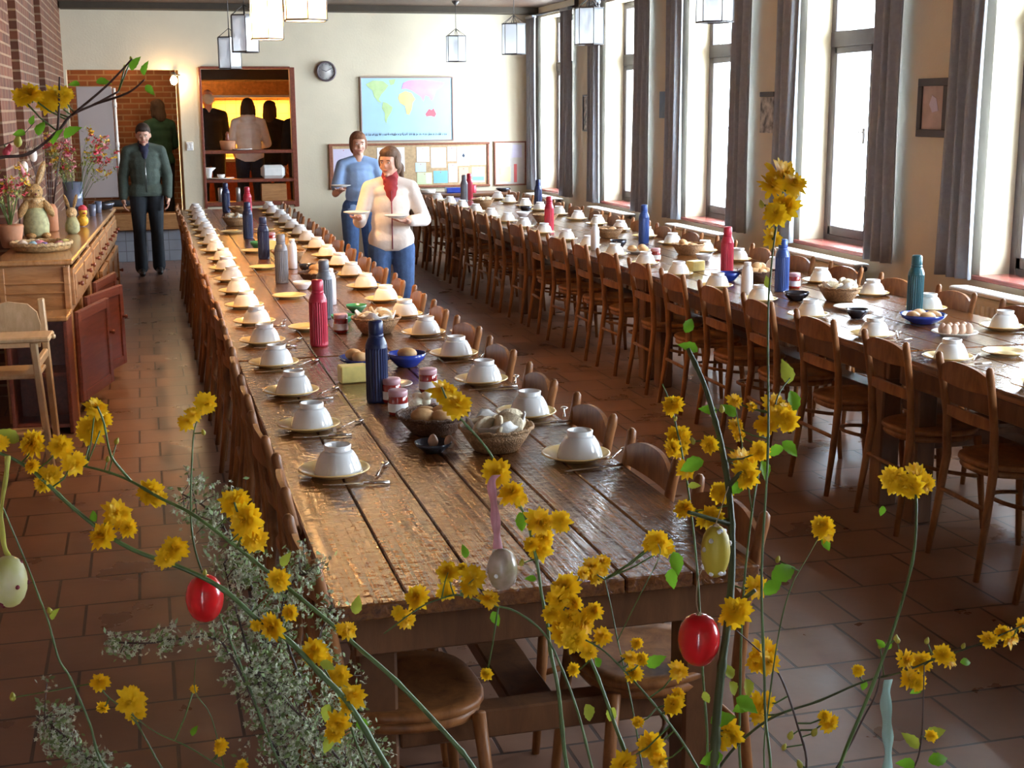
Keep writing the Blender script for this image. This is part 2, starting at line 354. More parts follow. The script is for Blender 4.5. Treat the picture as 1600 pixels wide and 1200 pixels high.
# ------------------------------------------------------------------ the room
XL, XR, YB, YN, CZ = -.86, 5.05, 17.5, -2.6, 3.13
struct(MB().box((2.0, 9.0, -.1), (8.0, 24.0, .2)).build('floor', M['floor']))
struct(MB().box((2.0, 9.0, CZ+.1), (8.0, 24.0, .2)).build('ceiling', M['ceiling']))
b = MB()
b.box((2.1, YB-.14, CZ-.03), (5.9, .22, .10), .01)
struct(b.build('trim_1', M['soffit']))
# left brick wall with two tall recesses
b = MB(); th = .35
b.box((XL-.45-th/2, (YN+9.5)/2, CZ/2), (th, 9.5-YN, CZ)); b.box((XL-.4, 9.45, CZ/2), (.8, .1, CZ))
for a, c in ((9.5, 10.45), (11.15, 13.15), (14.0, YB)): b.box((XL-th/2, (a+c)/2, CZ/2), (th, c-a, CZ))
for a, c in ((10.45, 11.15), (13.15, 14.0)): b.box((XL-.12-(th-.12)/2, (a+c)/2, CZ/2), (th-.12, c-a, CZ))
struct(b.build('wall_left', M['brick']))
# back wall with two hatches
b = MB(); Y0, T = YB, .22
def wp(x0, x1, z0, z1): b.box(((x0+x1)/2, Y0+T/2, (z0+z1)/2), (x1-x0, T, z1-z0))
H1 = (-.83, .49, .60, 2.35); H2 = (.75, 1.86, .66, 2.36)
wp(XL-.35, H1[0], 0, CZ); wp(H1[1], H2[0], 0, CZ); wp(H2[1], XR+.35, 0, CZ)
wp(H1[0], H1[1], H1[3], CZ); wp(H2[0], H2[1], 0, H2[2]); wp(H2[0], H2[1], H2[3], CZ)
struct(b.build('wall_back', M['plaster']))
b = MB(); b.box(((H1[0]+H1[1])/2, Y0+.10, .28), (H1[1]-H1[0], .2, .56)); struct(b.build('wall_back_tiled', M['tile_grey']))
# near wall
struct(MB().box((2.1, YN-.1, CZ/2), (6.6, .2, CZ)).build('wall_near', M['plaster']))
# right wall with seven windows, the nearest an unseen opening added for light
b = MB(); TW = .35; ZS, ZT = .80, 3.0
def rp(y0, y1, z0, z1): b.box((XR+TW/2, (y0+y1)/2, (z0+z1)/2), (TW, y1-y0, z1-z0))
rp(YN, YB, 0, ZS); rp(YN, YB, ZT, CZ); ys = [YN]+[v for w in reversed(WIN) for v in w]+[YB]
for i in range(0, len(ys), 2): rp(ys[i], ys[i+1], ZS, ZT)
struct(b.build('wall_right', M['plaster']))
for k, (a, c) in enumerate(WIN):
    w = empty('window_%d' % (k+1), (XR+.25, (a+c)/2, ZS), kind='structure'); hw = (c-a)/2; H_ = ZT-ZS
    f = MB(); t = .07
    f.box((0, -hw+t/2, H_/2), (.08, t, H_), .006).box((0, hw-t/2, H_/2), (.08, t, H_), .006)
    f.box((0, 0, H_-t/2), (.078, 2*hw-.01, t), .006).box((0, 0, t/2), (.078, 2*hw-.01, t), .006).box((-.005, 0, 1.58), (.085, 2*hw-.02, .12), .006)
    f.build('window_frame', M['winframe'], w)
    for s in (-1, 1):
        g = MB(); y0, y1 = (0.004, hw-t) if s > 0 else (-hw+t, -.004); cz = (1.52+t)/2; q = .045
        g.box((-.02, y0+q/2, cz), (.05, q, 1.52-t), .004).box((-.02, y1-q/2, cz), (.05, q, 1.52-t), .004)
        g.box((-.02, (y0+y1)/2, t+.035), (.05, y1-y0-.002, .07), .004).box((-.02, (y0+y1)/2, 1.52-.025), (.05, y1-y0-.002, .05), .004)
        cs = g.build('casement', M['winframe'], w)
        MB().box((-.02, (y0+y1)/2, cz), (.006, y1-y0-.07, 1.36)).build('glass', M['glass'], cs)
    MB().box((0, 0, (1.64+H_-t)/2), (.006, 2*hw-2*t+.02, H_-t-1.64+.02)).build('glass', M['glass'], w)
    if k < 6: MB().box((-.055, .08, .85), (.02, .02, .12), .004).box((-.08, .08, .88), (.05, .018, .018), .004).build('handle', M['steel2'], w)
    MB().box((-.155, 0, .012), (.27, 2*hw+.06, .03), .006).build('window_sill', M['sill'], w)
struct(MB().box((2.0, YB-.01, .05), (0.1, .02, .1)).build('baseboard_back', M['plaster'])) if False else None

# kitchen and passage behind the hatches
struct(MB().box((1.5, 20.3, CZ/2), (5.6, .2, CZ)).build('wall_kitchen_back', M['kitchen_wall']))
struct(MB().box((.535, 19.0, CZ/2), (.07, 2.5, CZ)).build('wall_kitchen_left', M['kitchen_wall']))
struct(MB().box((2.6, 19.0, CZ/2), (.12, 2.5, CZ)).build('wall_kitchen_right', M['kitchen_wall']))
struct(MB().box((-.25, 19.2, CZ/2), (1.48, .15, CZ)).build('wall_passage_back', M['brick_b']))
struct(MB().box((-1.1, 18.5, CZ/2), (.12, 1.8, CZ)).build('wall_passage_left', M['brick_b']))
struct(MB().box((1.2, 19.05, .14), (4.6, 2.3, .28)).build('floor_kitchen', M['floor']))
struct(MB().box((1.63, 18.95, 2.36), (1.7, .5, .22), .01).build('trim_2', M['soffit']))
h = empty('extractor_hood', (1.65, 19.75, 2.02), 0, 'copper coloured extractor hood glowing above the kitchen hatch cooks', 'extractor hood')
MB().prism([(-.35, 0), (.4, 0), (.4, .22), (-.28, .22)], 1.7, TR((-.85, 0, 0)) @ Matrix(((0, 0, 1, 0), (1, 0, 0, 0), (0, 1, 0, 0), (0, 0, 0, 1)))).build('hood_shell', M['hood'], h)
MB().box((0, -.36, .02), (1.7, .03, .04), .005).build('rim', M['steel2'], h)
light('kitchen_hood_light', 'AREA', (1.65, 19.85, 2.0), 60, (1, .42, .07), 1.2, .35)
light('kitchen_ceiling_light', 'POINT', (.75, 19.3, 2.75), 7, (1, .52, .2), .1)
light('passage_light', 'POINT', (-.3, 18.5, 2.75), 9, (1, .55, .25), .1)
w = empty('kitchen_worktop', (1.65, 19.85, .28), 0, 'dark kitchen worktop in front of the cooks beyond the hatch', 'worktop')
MB().box((0, 0, .88), (1.7, .5, .05), .005).build('top', M['steel2'], w); MB().box((0, .02, .43), (1.66, .45, .85), .005).build('cupboard', M['redwood'], w)
# hatch frames, shelves
t = empty('wooden_surround', ((H2[0]+H2[1])/2, YB-.012, H2[2]), 0, 'thin dark red wooden frame around the kitchen hatch', 'hatch frame')
hw = (H2[1]-H2[0])/2; hh = H2[3]-H2[2]
MB().box((-hw-.005, 0, hh/2), (.03, .03, hh+.04), .004).build('jamb', M['redwood'], t); MB().box((hw+.02, 0, hh/2), (.06, .03, hh+.04), .004).build('jamb', M['redwood'], t)
MB().box((0, 0, hh+.015), (2*hw-.01, .03, .03), .004).build('head', M['redwood'], t)
def shelf(z, lab):
    s = empty('hatch_shelf', ((H2[0]+H2[1])/2, YB+.11, z), 0, lab, 'shelf')
    MB().box((0, .02, -.02), (2*hw-.004, .30, .04), .005).build('board', M['redwood'], s)
    return s
shelf(1.36, 'upper brown wooden shelf across the kitchen hatch'); shelf(1.0, 'lower brown wooden shelf across the kitchen hatch, with the white bread on it')
MB().box((0, 0, .0), (2*hw-.004, .26, .05), .006).build('board', M['redwood'], empty('hatch_sill', ((H2[0]+H2[1])/2, YB+.10, H2[2]+.03), 0, 'dark wooden sill at the bottom of the kitchen hatch', 'sill'))
x = MB().box((0, 0, 0), (H1[1]-H1[0], .30, .20), .008).build('counter_sill', M['pine'], None); x.location = ((H1[0]+H1[1])/2, YB+.04, .50)
tag(x, 'thick brown wooden counter edge above the grey wall tiles in the passage hatch', 'counter')
# shutter leaf of the passage hatch
s = empty('hatch_shutter', (-.52, YB-.06, .80), 0, 'tall pale grey shutter leaf in front of the brick passage opening', 'shutter')
MB().box((0, 0, .68), (.42, .035, 1.34), .008).build('leaf', M['shutter'], s)
MB().tube([(.235, -.01, 0), (.235, -.01, 1.33)], .018, 12).build('edge_pole', M['whitemetal'], s)
for z in (.12, .62, 1.10): MB().lathe([(.024, z), (.024, z+.06)], 12, TR((.235, -.01, 0))).build('hinge', M['whitemetal'], s)
x = MB().ell((0, 0, 0), (.20, .06, .045), 14, 8).build('folded_dark_cloth', M['black']); x.location = (-.32, YB-.06, .735); x['label'] = 'dark folded cloth lying below the pale shutter leaf'; x['category'] = 'cloth'
MB().box((0, .0, -.058), (.5, .18, .03), .004).build('ledge', M['pine'], None).location = (-.32, YB-.08, .74)
tag(COL.objects[-1], 'small wooden ledge under the dark cloth by the shutter', 'ledge')

# ------------------------------------------------------------------ wall things
c = empty('wall_clock', (2.31, YB-.005, 2.33), 0, 'round wall clock with grey rim and pale face on the back wall', 'clock')
RB = RX(PI/2)
MB().lathe([(.10, 0), (.125, 0), (.128, .03), (.118, .045), (.106, .045), (.106, .02)], 40, RB, cap1=False).build('rim', M['clockrim'], c)
MB().lathe([(.107, .018), (.107, .024)], 40, RB).build('face', M['clockface'], c)
MB().box((-.028, -.028, .010), (.065, .003, .008), 0, R=RY(.35)).build('hour_hand', M['ink'], c); MB().box((.03, -.03, .016), (.085, .003, .005), 0, R=RY(-.5)).build('minute_hand', M['ink'], c)
m_ = MB()
for k in range(12):
    a = k*PI/6; m_.box((.09*math.cos(a), -.026, .09*math.sin(a)), (.016, .003, .004), 0, R=RY(-a))
m_.build('hour_marks', M['ink'], c)
s = empty('light_switch', (.58, YB-.004, 1.42), 0, 'small white double light switch on the wall between the two hatches', 'light switch')
MB().box((0, -.008, 0), (.085, .018, .11), .004).build('plate', M['plastic_w'], s); MB().box((-.018, -.02, 0), (.03, .01, .06), .003).build('rocker', M['plastic_w'], s); MB().box((.018, -.02, 0), (.03, .01, .06), .003).build('rocker', M['plastic_w'], s)
s = empty('wall_lamp', (.43, YB-.01, 2.24), 0, 'small lit bulb lamp glowing at the top corner of the passage hatch', 'wall lamp')
MB().lathe([(.03, 0), (.035, .02), (.02, .05)], 16, TR((0, -.04, .03))).build('holder', M['lampmetal'], s)
MB().ell((0, -.04, -.02), (.042, .042, .055), 16, 10).build('bulb', mat('wall_bulb_lit', (1, .9, .7), .3, 0, emis=(1, .75, .42), estr=40), s)
MB().box((.04, -.03, .045), (.08, .02, .02), .003).build('arm', M['lampmetal'], s)
light('wall_lamp_light', 'POINT', (.40, YB-.14, 2.2), 5, (1, .62, .3), .05)

# world map
mp_ = empty('world_map', (2.75, YB-.004, 1.46), 0, 'large framed world map with pale blue sea on the back wall', 'map')
MW, MH = 1.19, .79
MB().box((MW/2, -.008, MH/2), (MW, .012, MH)).build('sheet', M['mapsea'], mp_)
fr = MB()
for (cx, cz, dx, dz) in ((MW/2, -.006, MW+.03, .018), (MW/2, MH+.006, MW+.03, .018), (-.006, MH/2, .018, MH), (MW+.006, MH/2, .018, MH)): fr.box((cx, -.012, cz), (dx, .024, dz), .003)
fr.build('frame', M['alu'], mp_)
FM = TR((0, -.0145, 0)) @ RX(PI/2)
def land(name, m, polys):
    g = MB()
    for p in polys: g.prism([(x*MW, z*MH) for x, z in p], .002, FM)
    g.build(name, M[m], mp_)
land('north_america', 'mgreen', [[(.05, .90), (.13, .96), (.24, .95), (.30, .88), (.26, .80), (.22, .74), (.19, .66), (.22, .60), (.18, .62), (.14, .70), (.12, .80), (.07, .86)], [(.30, .97), (.38, .98), (.36, .90), (.32, .88)]])
land('south_america', 'mgreen', [[(.235, .62), (.28, .60), (.34, .53), (.32, .45), (.28, .36), (.265, .27), (.25, .32), (.25, .44), (.22, .52)]])
land('africa', 'myellow', [[(.41, .74), (.48, .79), (.55, .76), (.59, .66), (.56, .60), (.55, .50), (.52, .41), (.49, .42), (.475, .55), (.42, .60), (.40, .67)]])
land('eurasia', 'mpink', [[(.44, .82), (.46, .92), (.52, .96), (.64, .97), (.78, .96), (.92, .92), (.88, .86), (.82, .80), (.80, .70), (.77, .63), (.74, .70), (.70, .72), (.68, .62), (.65, .70), (.60, .75), (.55, .80), (.49, .83)]])
land('australia', 'mred', [[(.70, .42), (.74, .50), (.77, .48), (.79, .51), (.82, .42), (.80, .37), (.76, .39), (.71, .38)]])
g = MB(); rr = random.Random(3)
for i in range(46):
    x = .04+.90*i/46+rr.uniform(-.006, .006); g.prism([(x*MW, (.085+rr.uniform(-.015, .01))*MH), ((x+rr.uniform(.006, .014))*MW, .08*MH), ((x+.008)*MW, (.115+rr.uniform(-.01, .02))*MH)], .002, FM)
g.build('printed_figures', M['ink'], mp_)
# pin board with its notices
pb = empty('pin_board', (2.335, YB-.004, .86), 0, 'long wooden framed pin board covered in notices on the back wall', 'pin board')
BW, BH = 2.08, .55
MB().box((BW/2, -.008, BH/2), (BW, .012, BH)).build('cork', M['cork'], pb)
fr = MB()
for (cx, cz, dx, dz) in ((BW/2, 0, BW+.05, .028), (BW/2, BH, BW+.05, .028), (0, BH/2, .045, BH-.03), (BW, BH/2, .028, BH-.03)): fr.box((cx, -.015, cz), (dx, .03, dz), .004)
fr.build('frame', M['redframe'], pb)
def sheetmat(n, c): return mat(n, c, .7, .03, 20)
PC = dict(w=sheetmat('white_paper', (.84, .84, .86)), b=sheetmat('pale_blue_paper', (.60, .78, .88)), g=sheetmat('pale_green_paper', (.62, .80, .45)), y=sheetmat('yellow_paper', (.85, .74, .40)), o=sheetmat('salmon_paper', (.82, .48, .34)), t=sheetmat('turquoise_paper', (.22, .52, .66)), l=sheetmat('lilac_paper', (.66, .62, .78)), r=sheetmat('red_paper', (.72, .14, .14)))
CN = dict(w='white', b='pale blue', g='pale green', y='yellow', o='salmon pink', t='turquoise', l='pale lilac', r='red')
sheets = [(.03, .04, .27, .46, 'l', 'large lilac white sheet at the far left of the pin board'), (.60, .24, .15, .27, 'w', 'white notice above the jacket woman on the pin board'), (.77, .20, .19, .31, 'w', 'white notice left of the cork gap on the pin board'),
 (1.12, .32, .17, .19, 'w', 'white notice at the upper left of the papers cluster'), (1.10, .19, .14, .12, 'b', 'pale blue slip under the upper left white notice'), (1.12, .03, .20, .15, 'g', 'green and white leaflet low on the pin board'),
 (1.31, .24, .20, .26, 'w', 'wide white notice in the middle of the papers cluster'), (1.34, .04, .19, .16, 't', 'turquoise leaflet at the bottom of the pin board'), (1.53, .32, .12, .19, 'l', 'lilac sheet hanging near the top of the pin board'),
 (1.54, .05, .12, .24, 'b', 'tall pale blue notice beside the turquoise leaflet'), (1.66, .26, .17, .25, 'w', 'white notice with dark mark, right of the lilac sheet'), (1.68, .03, .13, .21, 'o', 'salmon pink sheet low on the right of the pin board'),
 (1.84, .27, .21, .25, 'w', 'white notice in the top right corner of the pin board'), (1.86, .04, .17, .20, 'b', 'framed blue landscape sheet in the bottom right corner of the pin board')]
for i, (x, z, w_, h_, cc, lb) in enumerate(sheets):
    s = empty('paper_notice', (2.335+x+w_/2, YB-.020, .86+z+h_/2), 0, lb, 'notice', 'notices on the pin board')
    MB().box((0, 0, 0), (w_, .003, h_)).build('sheet', PC[cc], s); MB().ell((0, -.004, h_/2-.02), (.006, .004, .006), 8, 5).build('pin', M['t_red'], s)
    if i in (2, 5, 10, 12, 13):
        d = MB(); 
        if i == 10: d.prism([(-.02, 0), (0, .04), (.02, .01), (.01, -.02)], .002, TR((0, -.0015, 0)) @ RX(PI/2))
        elif i == 13: d.box((0, -.002, -.05), (w_-.02, .002, .05))
        elif i == 5: d.box((.055, -.002, 0), (.07, .002, h_-.02))
        else:
            for q in range(5): d.box((0, -.002, h_/2-.06-q*.035), (w_*.7, .001, .006))
        d.build('printing', {10: M['ink'], 13: PC['t'], 5: PC['w']}.get(i, PC['l']), s)
ps = empty('framed_poster', (4.51, YB-.004, .86), 0, 'framed poster of coloured squares to the right of the pin board', 'poster')
MB().box((.21, -.008, .28), (.42, .012, .55)).build('sheet', sheetmat('poster_paper', (.66, .62, .58)), ps)
fr = MB()
for (cx, cz, dx, dz) in ((.21, 0, .45, .02), (.21, .56, .45, .02), (0, .28, .02, .54), (.42, .28, .02, .54)): fr.box((cx, -.012, cz), (dx, .024, dz), .003)
fr.build('frame', M['redframe'], ps)
MB().box((.22, -.016, .44), (.30, .003, .17)).build('printing', PC['l'], ps); MB().box((.14, -.016, .14), (.14, .003, .2)).build('printing', PC['y'], ps); MB().box((.28, -.016, .15), (.04, .003, .24)).build('printing', PC['r'], ps); MB().box((.05, -.016, .18), (.05, .003, .09)).build('printing', PC['o'], ps)
# pictures between the windows (hang on the right wall)
def picture(y, z, wy, hz, fm, im, lab, fwid=.025, draw=None):
    s = empty('wall_picture', (XR-.004, y, z), 0, lab, 'picture', 'pictures between the windows')
    MB().box((-.006, 0, 0), (.012, wy-.01, hz-.01)).build('print', M[im], s)
    if fwid:
        f = MB()
        for (cy, cz, dy, dz) in ((0, -hz/2, wy+fwid, fwid), (0, hz/2, wy+fwid, fwid), (-wy/2, 0, fwid, hz-fwid), (wy/2, 0, fwid, hz-fwid)): f.box((-.012, cy, cz), (.024, dy, dz), .003)
        f.build('frame', M[fm], s)
    if draw: draw(s)
picture(7.98, 1.86, .30, .33, 'darkframe', 'mount', 'dark framed picture between the two windows nearest the camera', .05, lambda s: MB().prism([(-.05, -.02), (-.02, .06), (.03, .08), (.06, .02), (.02, -.03)], .002, TR((-.014, -.02, 0)) @ Matrix(((0, 0, -1, 0), (1, 0, 0, 0), (0, 1, 0, 0), (0, 0, 0, 1)))).build('drawing', PC['l'], s))
picture(10.46, 1.80, .24, .30, 'darkframe', 'drawing', 'black and white drawing hung beside the curtain on the window wall', 0, lambda s: MB().box((-.008, 0, .17), (.014, .26, .04), .003).build('top_bar', M['darkframe'], s))
picture(12.80, 1.89, .20, .27, 'darkframe', 'bluecard', 'small plain blue card on the window wall beyond the drawing', 0)
picture(15.25, 1.80, .16, .40, 'darkframe', 'drawing', 'narrow dark picture in the shaded gap by the farthest window', .02)
# curtains
def curtain(y0, y1, lab, seed, folds=3):
    rr = random.Random(seed); n = folds*12; rows = 14; vs = []; fs = []; zt, zb = 3.0, .80
    for j in range(rows+1):
        t_ = j/rows; z = zt+(zb-zt)*t_
        for i in range(n+1):
            s_ = i/n; ph = s_*folds*2*PI
            amp = .034*(.7+.3*t_)*(1+.2*math.sin(7*s_+seed))
            squeeze = 1-.10*math.sin(PI*t_)+.04*math.sin(seed+3*t_)
            y = (y0+y1)/2+(s_-.5)*(y1-y0)*squeeze+.012*math.sin(ph*.5+t_*3+seed)
            vs.append((4.955+amp*math.sin(ph+.4*math.sin(3*t_+seed)), y, z))
    for j in range(rows):
        for i in range(n): a = j*(n+1)+i; fs.append((a, a+1, a+n+2, a+n+1))
    root = empty('curtain', (0, 0, 0), 0, lab, 'curtain', 'slate blue curtains along the window wall')
    root.location = (4.955, (y0+y1)/2, zb)
    g = MB().add([(v[0]-4.955, v[1]-(y0+y1)/2, v[2]-zb) for v in vs], fs, True).build('drape', M['curtain'], root, fix=False)
    md = g.modifiers.new('thick', 'SOLIDIFY'); md.thickness = .006
    hd = MB().box((0, 0, zt-zb+.01), (.06, (y1-y0)*.96, .035), .005).build('heading', M['curtain'], root)
wn_names = ['farthest window', 'second farthest window', 'third farthest window', 'fourth farthest window', 'fifth farthest window', 'sixth farthest window', 'nearest window']
for k, (a, c) in enumerate(WIN):
    if k < 6:
        curtain(a-.19, a+.16, 'slate blue curtain gathered on the near side of the '+wn_names[k], k+1)
    if k < 5: curtain(c-.02, c+.32, 'slate blue curtain gathered on the far side of the '+wn_names[k], k+11)
    if k < 6:
        r_ = empty('curtain_rail', (5.0, (a+c)/2, 3.03), 0, 'dark curtain rail above the '+wn_names[k], 'curtain rail', 'curtain rails')
        MB().tube([(0, -.95, 0), (0, .95, 0)], .014, 10).build('rod', M['lampmetal'], r_)
        for y_ in (-.9, .9): MB().box((.02, y_, .03), (.05, .02, .10), .003).build('bracket', M['lampmetal'], r_)
    if k < 6:
        r_ = empty('radiator', (4.90, (a+c)/2+.05, .12), 0, 'low cream radiator under the '+wn_names[k], 'radiator', 'radiators below the windows')
        MB().box((0, 0, .31), (.10, 1.22, .60), .012).build('body', M['plaster'], r_)
        g = MB()
        for q in range(24): g.box((-.054, -.56+q*.0487, .31), (.012, .026, .52), .004)
        g.build('fins', M['radiator'], r_); MB().box((0, 0, .635), (.13, 1.26, .03), .008).build('top_grille', M['plastic_w'], r_)
        MB().tube([(0, -.60, .06), (0, -.68, .06), (0.04, -.68, -.10)], .011, 8).build('pipe', M['plastic_w'], r_)
        MB().tube([(0, -.61, .62), (0, -.68, .62)], .02, 10).build('valve', M['lampmetal'], r_)
        for y_ in (-.4, .4): MB().box((0, y_, -.05), (.06, .04, .14), .004).build('foot', M['radiator'], r_)

# ------------------------------------------------------------------ hanging lanterns
def lantern(x, y, zb, lit, lab):
    o = empty('hanging_lantern', (x, y, zb), .2, lab, 'lantern', 'glass lanterns hanging from the ceiling'); R, h_ = .125, .30; n = 6; H_ = CZ-zb
    ring = lambda z, r: [(r*math.cos(2*PI*k/n+.3), r*math.sin(2*PI*k/n+.3), z) for k in range(n)]
    f = MB(); f.tube(ring(0, R), .006, 6, False, closed=True).tube(ring(h_, R), .006, 6, False, closed=True)
    for k in range(n): f.tube([ring(0, R)[k], ring(h_, R)[k]], .004, 6)
    f.build('cage', M['lampmetal'], o)
    for k in range(n):
        p, q = ring(0, R-.002)[k], ring(0, R-.002)[(k+1) % n]; a = Vector(p); d = Vector(q)-a; nn = Vector((d.y, -d.x, 0)).normalized()*.002
        vs = [a+d*.03, a+d*.97, a+d*.97+Vector((0, 0, h_)), a+d*.03+Vector((0, 0, h_))]; vs = [v+Vector((0, 0, .004)) for v in vs]
        MB().add([*[v-nn for v in vs], *[v+nn for v in vs]], [(0, 1, 2, 3), (7, 6, 5, 4), (0, 4, 5, 1), (1, 5, 6, 2), (2, 6, 7, 3), (3, 7, 4, 0)]).build('pane', M['litglass' if lit else 'lampglass'], o)
    s = MB()
    for k in range(0, n, 1): s.tube([ring(h_, R)[k], (0, 0, h_+.09)], .003, 5)
    s.build('suspension_wires', M['lampmetal'], o)
    MB().tube([(0, 0, h_+.09), (0, 0, H_)], .004, 6).build('rod', M['lampmetal'], o)
    MB().lathe([(.045, H_), (.045, H_-.012), (.015, H_-.05)], 16).build('ceiling_rose', M['lampmetal'], o)
    MB().tube([(0, 0, h_+.09), (0, 0, .20)], .005, 6).lathe([(.02, .19), (.022, .22), (.012, .25)], 12).build('socket', M['lampmetal'], o)
    MB().ell((0, 0, .14), (.035, .035, .05), 14, 10).build('bulb', M['bulb_on' if lit else 'bulb_off'], o)
    if lit: light('lantern_glow', 'POINT', (x, y, zb+.14), 130, (1, .60, .27), .08)
lanterns = [(.9, 14.03, 2.27, 0, 'unlit glass lantern hanging highest over the far kitchen hatch edge'), (.9, 11.93, 2.35, 0, 'unlit glass lantern showing a clear bulb, beside the lit lantern'), (.9, 9.87, 2.36, 1, 'lit glowing lantern over the left table, left of the other lit one'), (.9, 7.57, 2.35, 1, 'lit glowing lantern over the left table, cut off by the picture top'),
 (3.75, 16.38, 2.42, 0, 'small unlit lantern above the map, farthest over the right table'), (3.75, 13.72, 2.41, 0, 'unlit lantern in front of the far corner of the window wall'), (3.75, 11.27, 2.40, 0, 'unlit lantern against the curtain of the second farthest window'), (3.75, 8.62, 2.43, 0, 'large unlit lantern in front of the third farthest window')]
lanterns[0] = (.9, 14.03, 2.27, 0, 'unlit lantern hanging just at the top edge of the kitchen hatch')
for a in lanterns: lantern(*a)

# ------------------------------------------------------------------ tables
def table(x0, x1, y0, y1, lab, near=False):
    w_, l = x1-x0, y1-y0; o = empty('dining_table', ((x0+x1)/2, y0, 0), 0, lab, 'table', 'long oak dining tables')
    t_ = MB(); n = 6; pw = w_/n
    for k in range(n): t_.box((-w_/2+pw*(k+.5), l/2, .75), (pw-.003, l-.004, .04), .004)
    t_.build('tabletop', M['table'], o)
    a = MB(); a.box((0, .05, .68), (w_-.10, .03, .10), .004).box((0, l-.05, .68), (w_-.10, .03, .10), .004).box((-w_/2+.06, l/2, .68), (.03, l-.14, .10), .004).box((w_/2-.06, l/2, .68), (.03, l-.14, .10), .004)
    a.build('apron', M['table_leg'], o)
    for sx in (-1, 1):
        for sy in (.14, l-.14): MB().box((sx*(w_/2-.11), sy, .365), (.10, .10, .73), .008).build('leg', M['table_leg'], o)
    MB().box((0, .14, .385), (w_-.33, .07, .075), .005).build('cross_rail', M['table_leg'], o); MB().box((0, l-.14, .385), (w_-.33, .07, .075), .005).build('cross_rail', M['table_leg'], o)
    MB().box((0, l/2, .37), (.12, l-.36, .05), .005).build('long_rail', M['table_leg'], o)
    return o
TA = (.36, 1.42); TB = (3.24, 4.30)
for i, y in enumerate((2.90, 6.07, 9.24, 12.41)): table(*TA, y, y+3.15, ['nearest table of the left row, bare varnished end towards the camera', 'second nearest oak table in the left row', 'third nearest oak table in the left row', 'farthest oak table in the left row, before the kitchen hatch'][i])
for i, (y, l) in enumerate(((2.25, 3.15), (5.42, 3.15), (8.59, 3.15), (11.76, 3.15), (14.93, 1.6))): table(*TB, y, y+l, ['nearest oak table of the right row, cut by the right picture edge', 'second nearest oak table in the right row, with the blue-green flask', 'third nearest oak table in the right row', 'fourth nearest oak table in the right row', 'farthest short oak table in the right row'][i])

# ------------------------------------------------------------------ chairs
def make_chair():
    o = empty('wooden_chair', (0, 0, 0), 0, '', 'chair')
    pts = []                                                      # seat: rounded trapezoid, front at +y
    for k in range(32):
        a = 2*PI*k/32; cx, cy = math.cos(a), math.sin(a)
        r = (abs(cx)**3+abs(cy)**3)**(-1/3); wv = .195 if cy > 0 else .195-.03*abs(cy)*r
        pts.append((cx*r*wv*(1+.04*cy), cy*r*.195+.005))
    n = 32; vs = []; 
    prof = [(.96, .440), (1, .446), (1, .458), (.97, .465), (.80, .461), (.4, .456)]
    for (s_, z) in prof: vs += [(x*s_, y*s_, z) for x, y in pts]
    fs = [tuple(range(n-1, -1, -1))]+[(i*n+k, i*n+(k+1) % n, (i+1)*n+(k+1) % n, (i+1)*n+k) for i in range(len(prof)-1) for k in range(n)]+[tuple((len(prof)-1)*n+k for k in range(n))]
    MB().add(vs, fs, True).build('seat', M['chair'], o)
    MB().tube([(x*.88, y*.88, .425) for x, y in pts], .017, 8, closed=True).build('seat_ring', M['chair'], o)
    for s in (-1, 1):
        MB().tube([(s*.188, -.235, 0), (s*.180, -.205, .22), (s*.172, -.180, .44), (s*.176, -.190, .62), (s*.184, -.222, .80), (s*.186, -.232, .845), (s*.187, -.235, .868), (s*.187, -.236, .878)], [.013, .0165, .019, .0175, .016, .0165, .015, .007], 10).build('rear_leg', M['chair'], o)
        MB().tube([(s*.185, .20, 0), (s*.172, .178, .25), (s*.158, .160, .43)], [.012, .016, .018], 10).build('front_leg', M['chair'], o)
    def rail(z0, z1, arch, y_, bow, name):
        m_ = 14; vs = []; fs = []
        for i in range(m_+1):
            u = -1+2*i/m_; x = u*.176; yy = y_-bow*(1-u*u); top = z1+arch*(1-abs(u)**2.6); lo = z0-arch*.15*(1-u*u)
            lean = -.04*(top-z0)
            vs += [(x, yy-.008, lo), (x, yy+.008, lo), (x, yy+.007+lean, top), (x, yy-.007+lean, top)]
        for i in range(m_):
            for q in range(4): fs.append((i*4+q, i*4+(q+1) % 4, (i+1)*4+(q+1) % 4, (i+1)*4+q))
        fs += [(0, 3, 2, 1), (m_*4, m_*4+1, m_*4+2, m_*4+3)]
        MB().add(vs, fs, False).build(name, M['chair'], o)
    rail(.765, .825, .035, -.218, .018, 'top_rail'); rail(.615, .655, .008, -.190, .014, 'back_rail')
    arc = [(.172*math.cos(a), .178-.25*math.sin(a)**1 if 0 else .175-.22*math.sin(a), .245+.03*math.sin(a)) for a in [PI*k/14 for k in range(15)]]
    MB().tube(arc, .0095, 8).build('hoop_stretcher', M['chair'], o)
    MB().tube([(-.176, -.198, .29), (.176, -.198, .29)], .010, 8).build('back_stretcher', M['chair'], o)
    return o
CH = Proto(make_chair()); rr = random.Random(11)
def chair_row(xb, face, ys, where, group):
    for i, y in enumerate(ys):
        lab = 'wooden chair with curved top rail, %s from near end, %s' % (ORD[i], where)
        x = xb+face*.200+rr.uniform(-.012, .008)*face
        CH.put((x, y+rr.uniform(-.025, .025), 0), (-PI/2 if face > 0 else PI/2)+rr.uniform(-.06, .06), lab, group)
chair_row(TA[1]+.002, -1, [3.16, 3.74, 4.32, 4.96]+[5.58+.62*i for i in range(16)], 'right side of left table', 'chairs on the right side of the left table')
chair_row(TA[0]-.002, 1, [3.14+.62*i for i in range(20)], 'left side of left table', 'chairs on the left side of the left table')
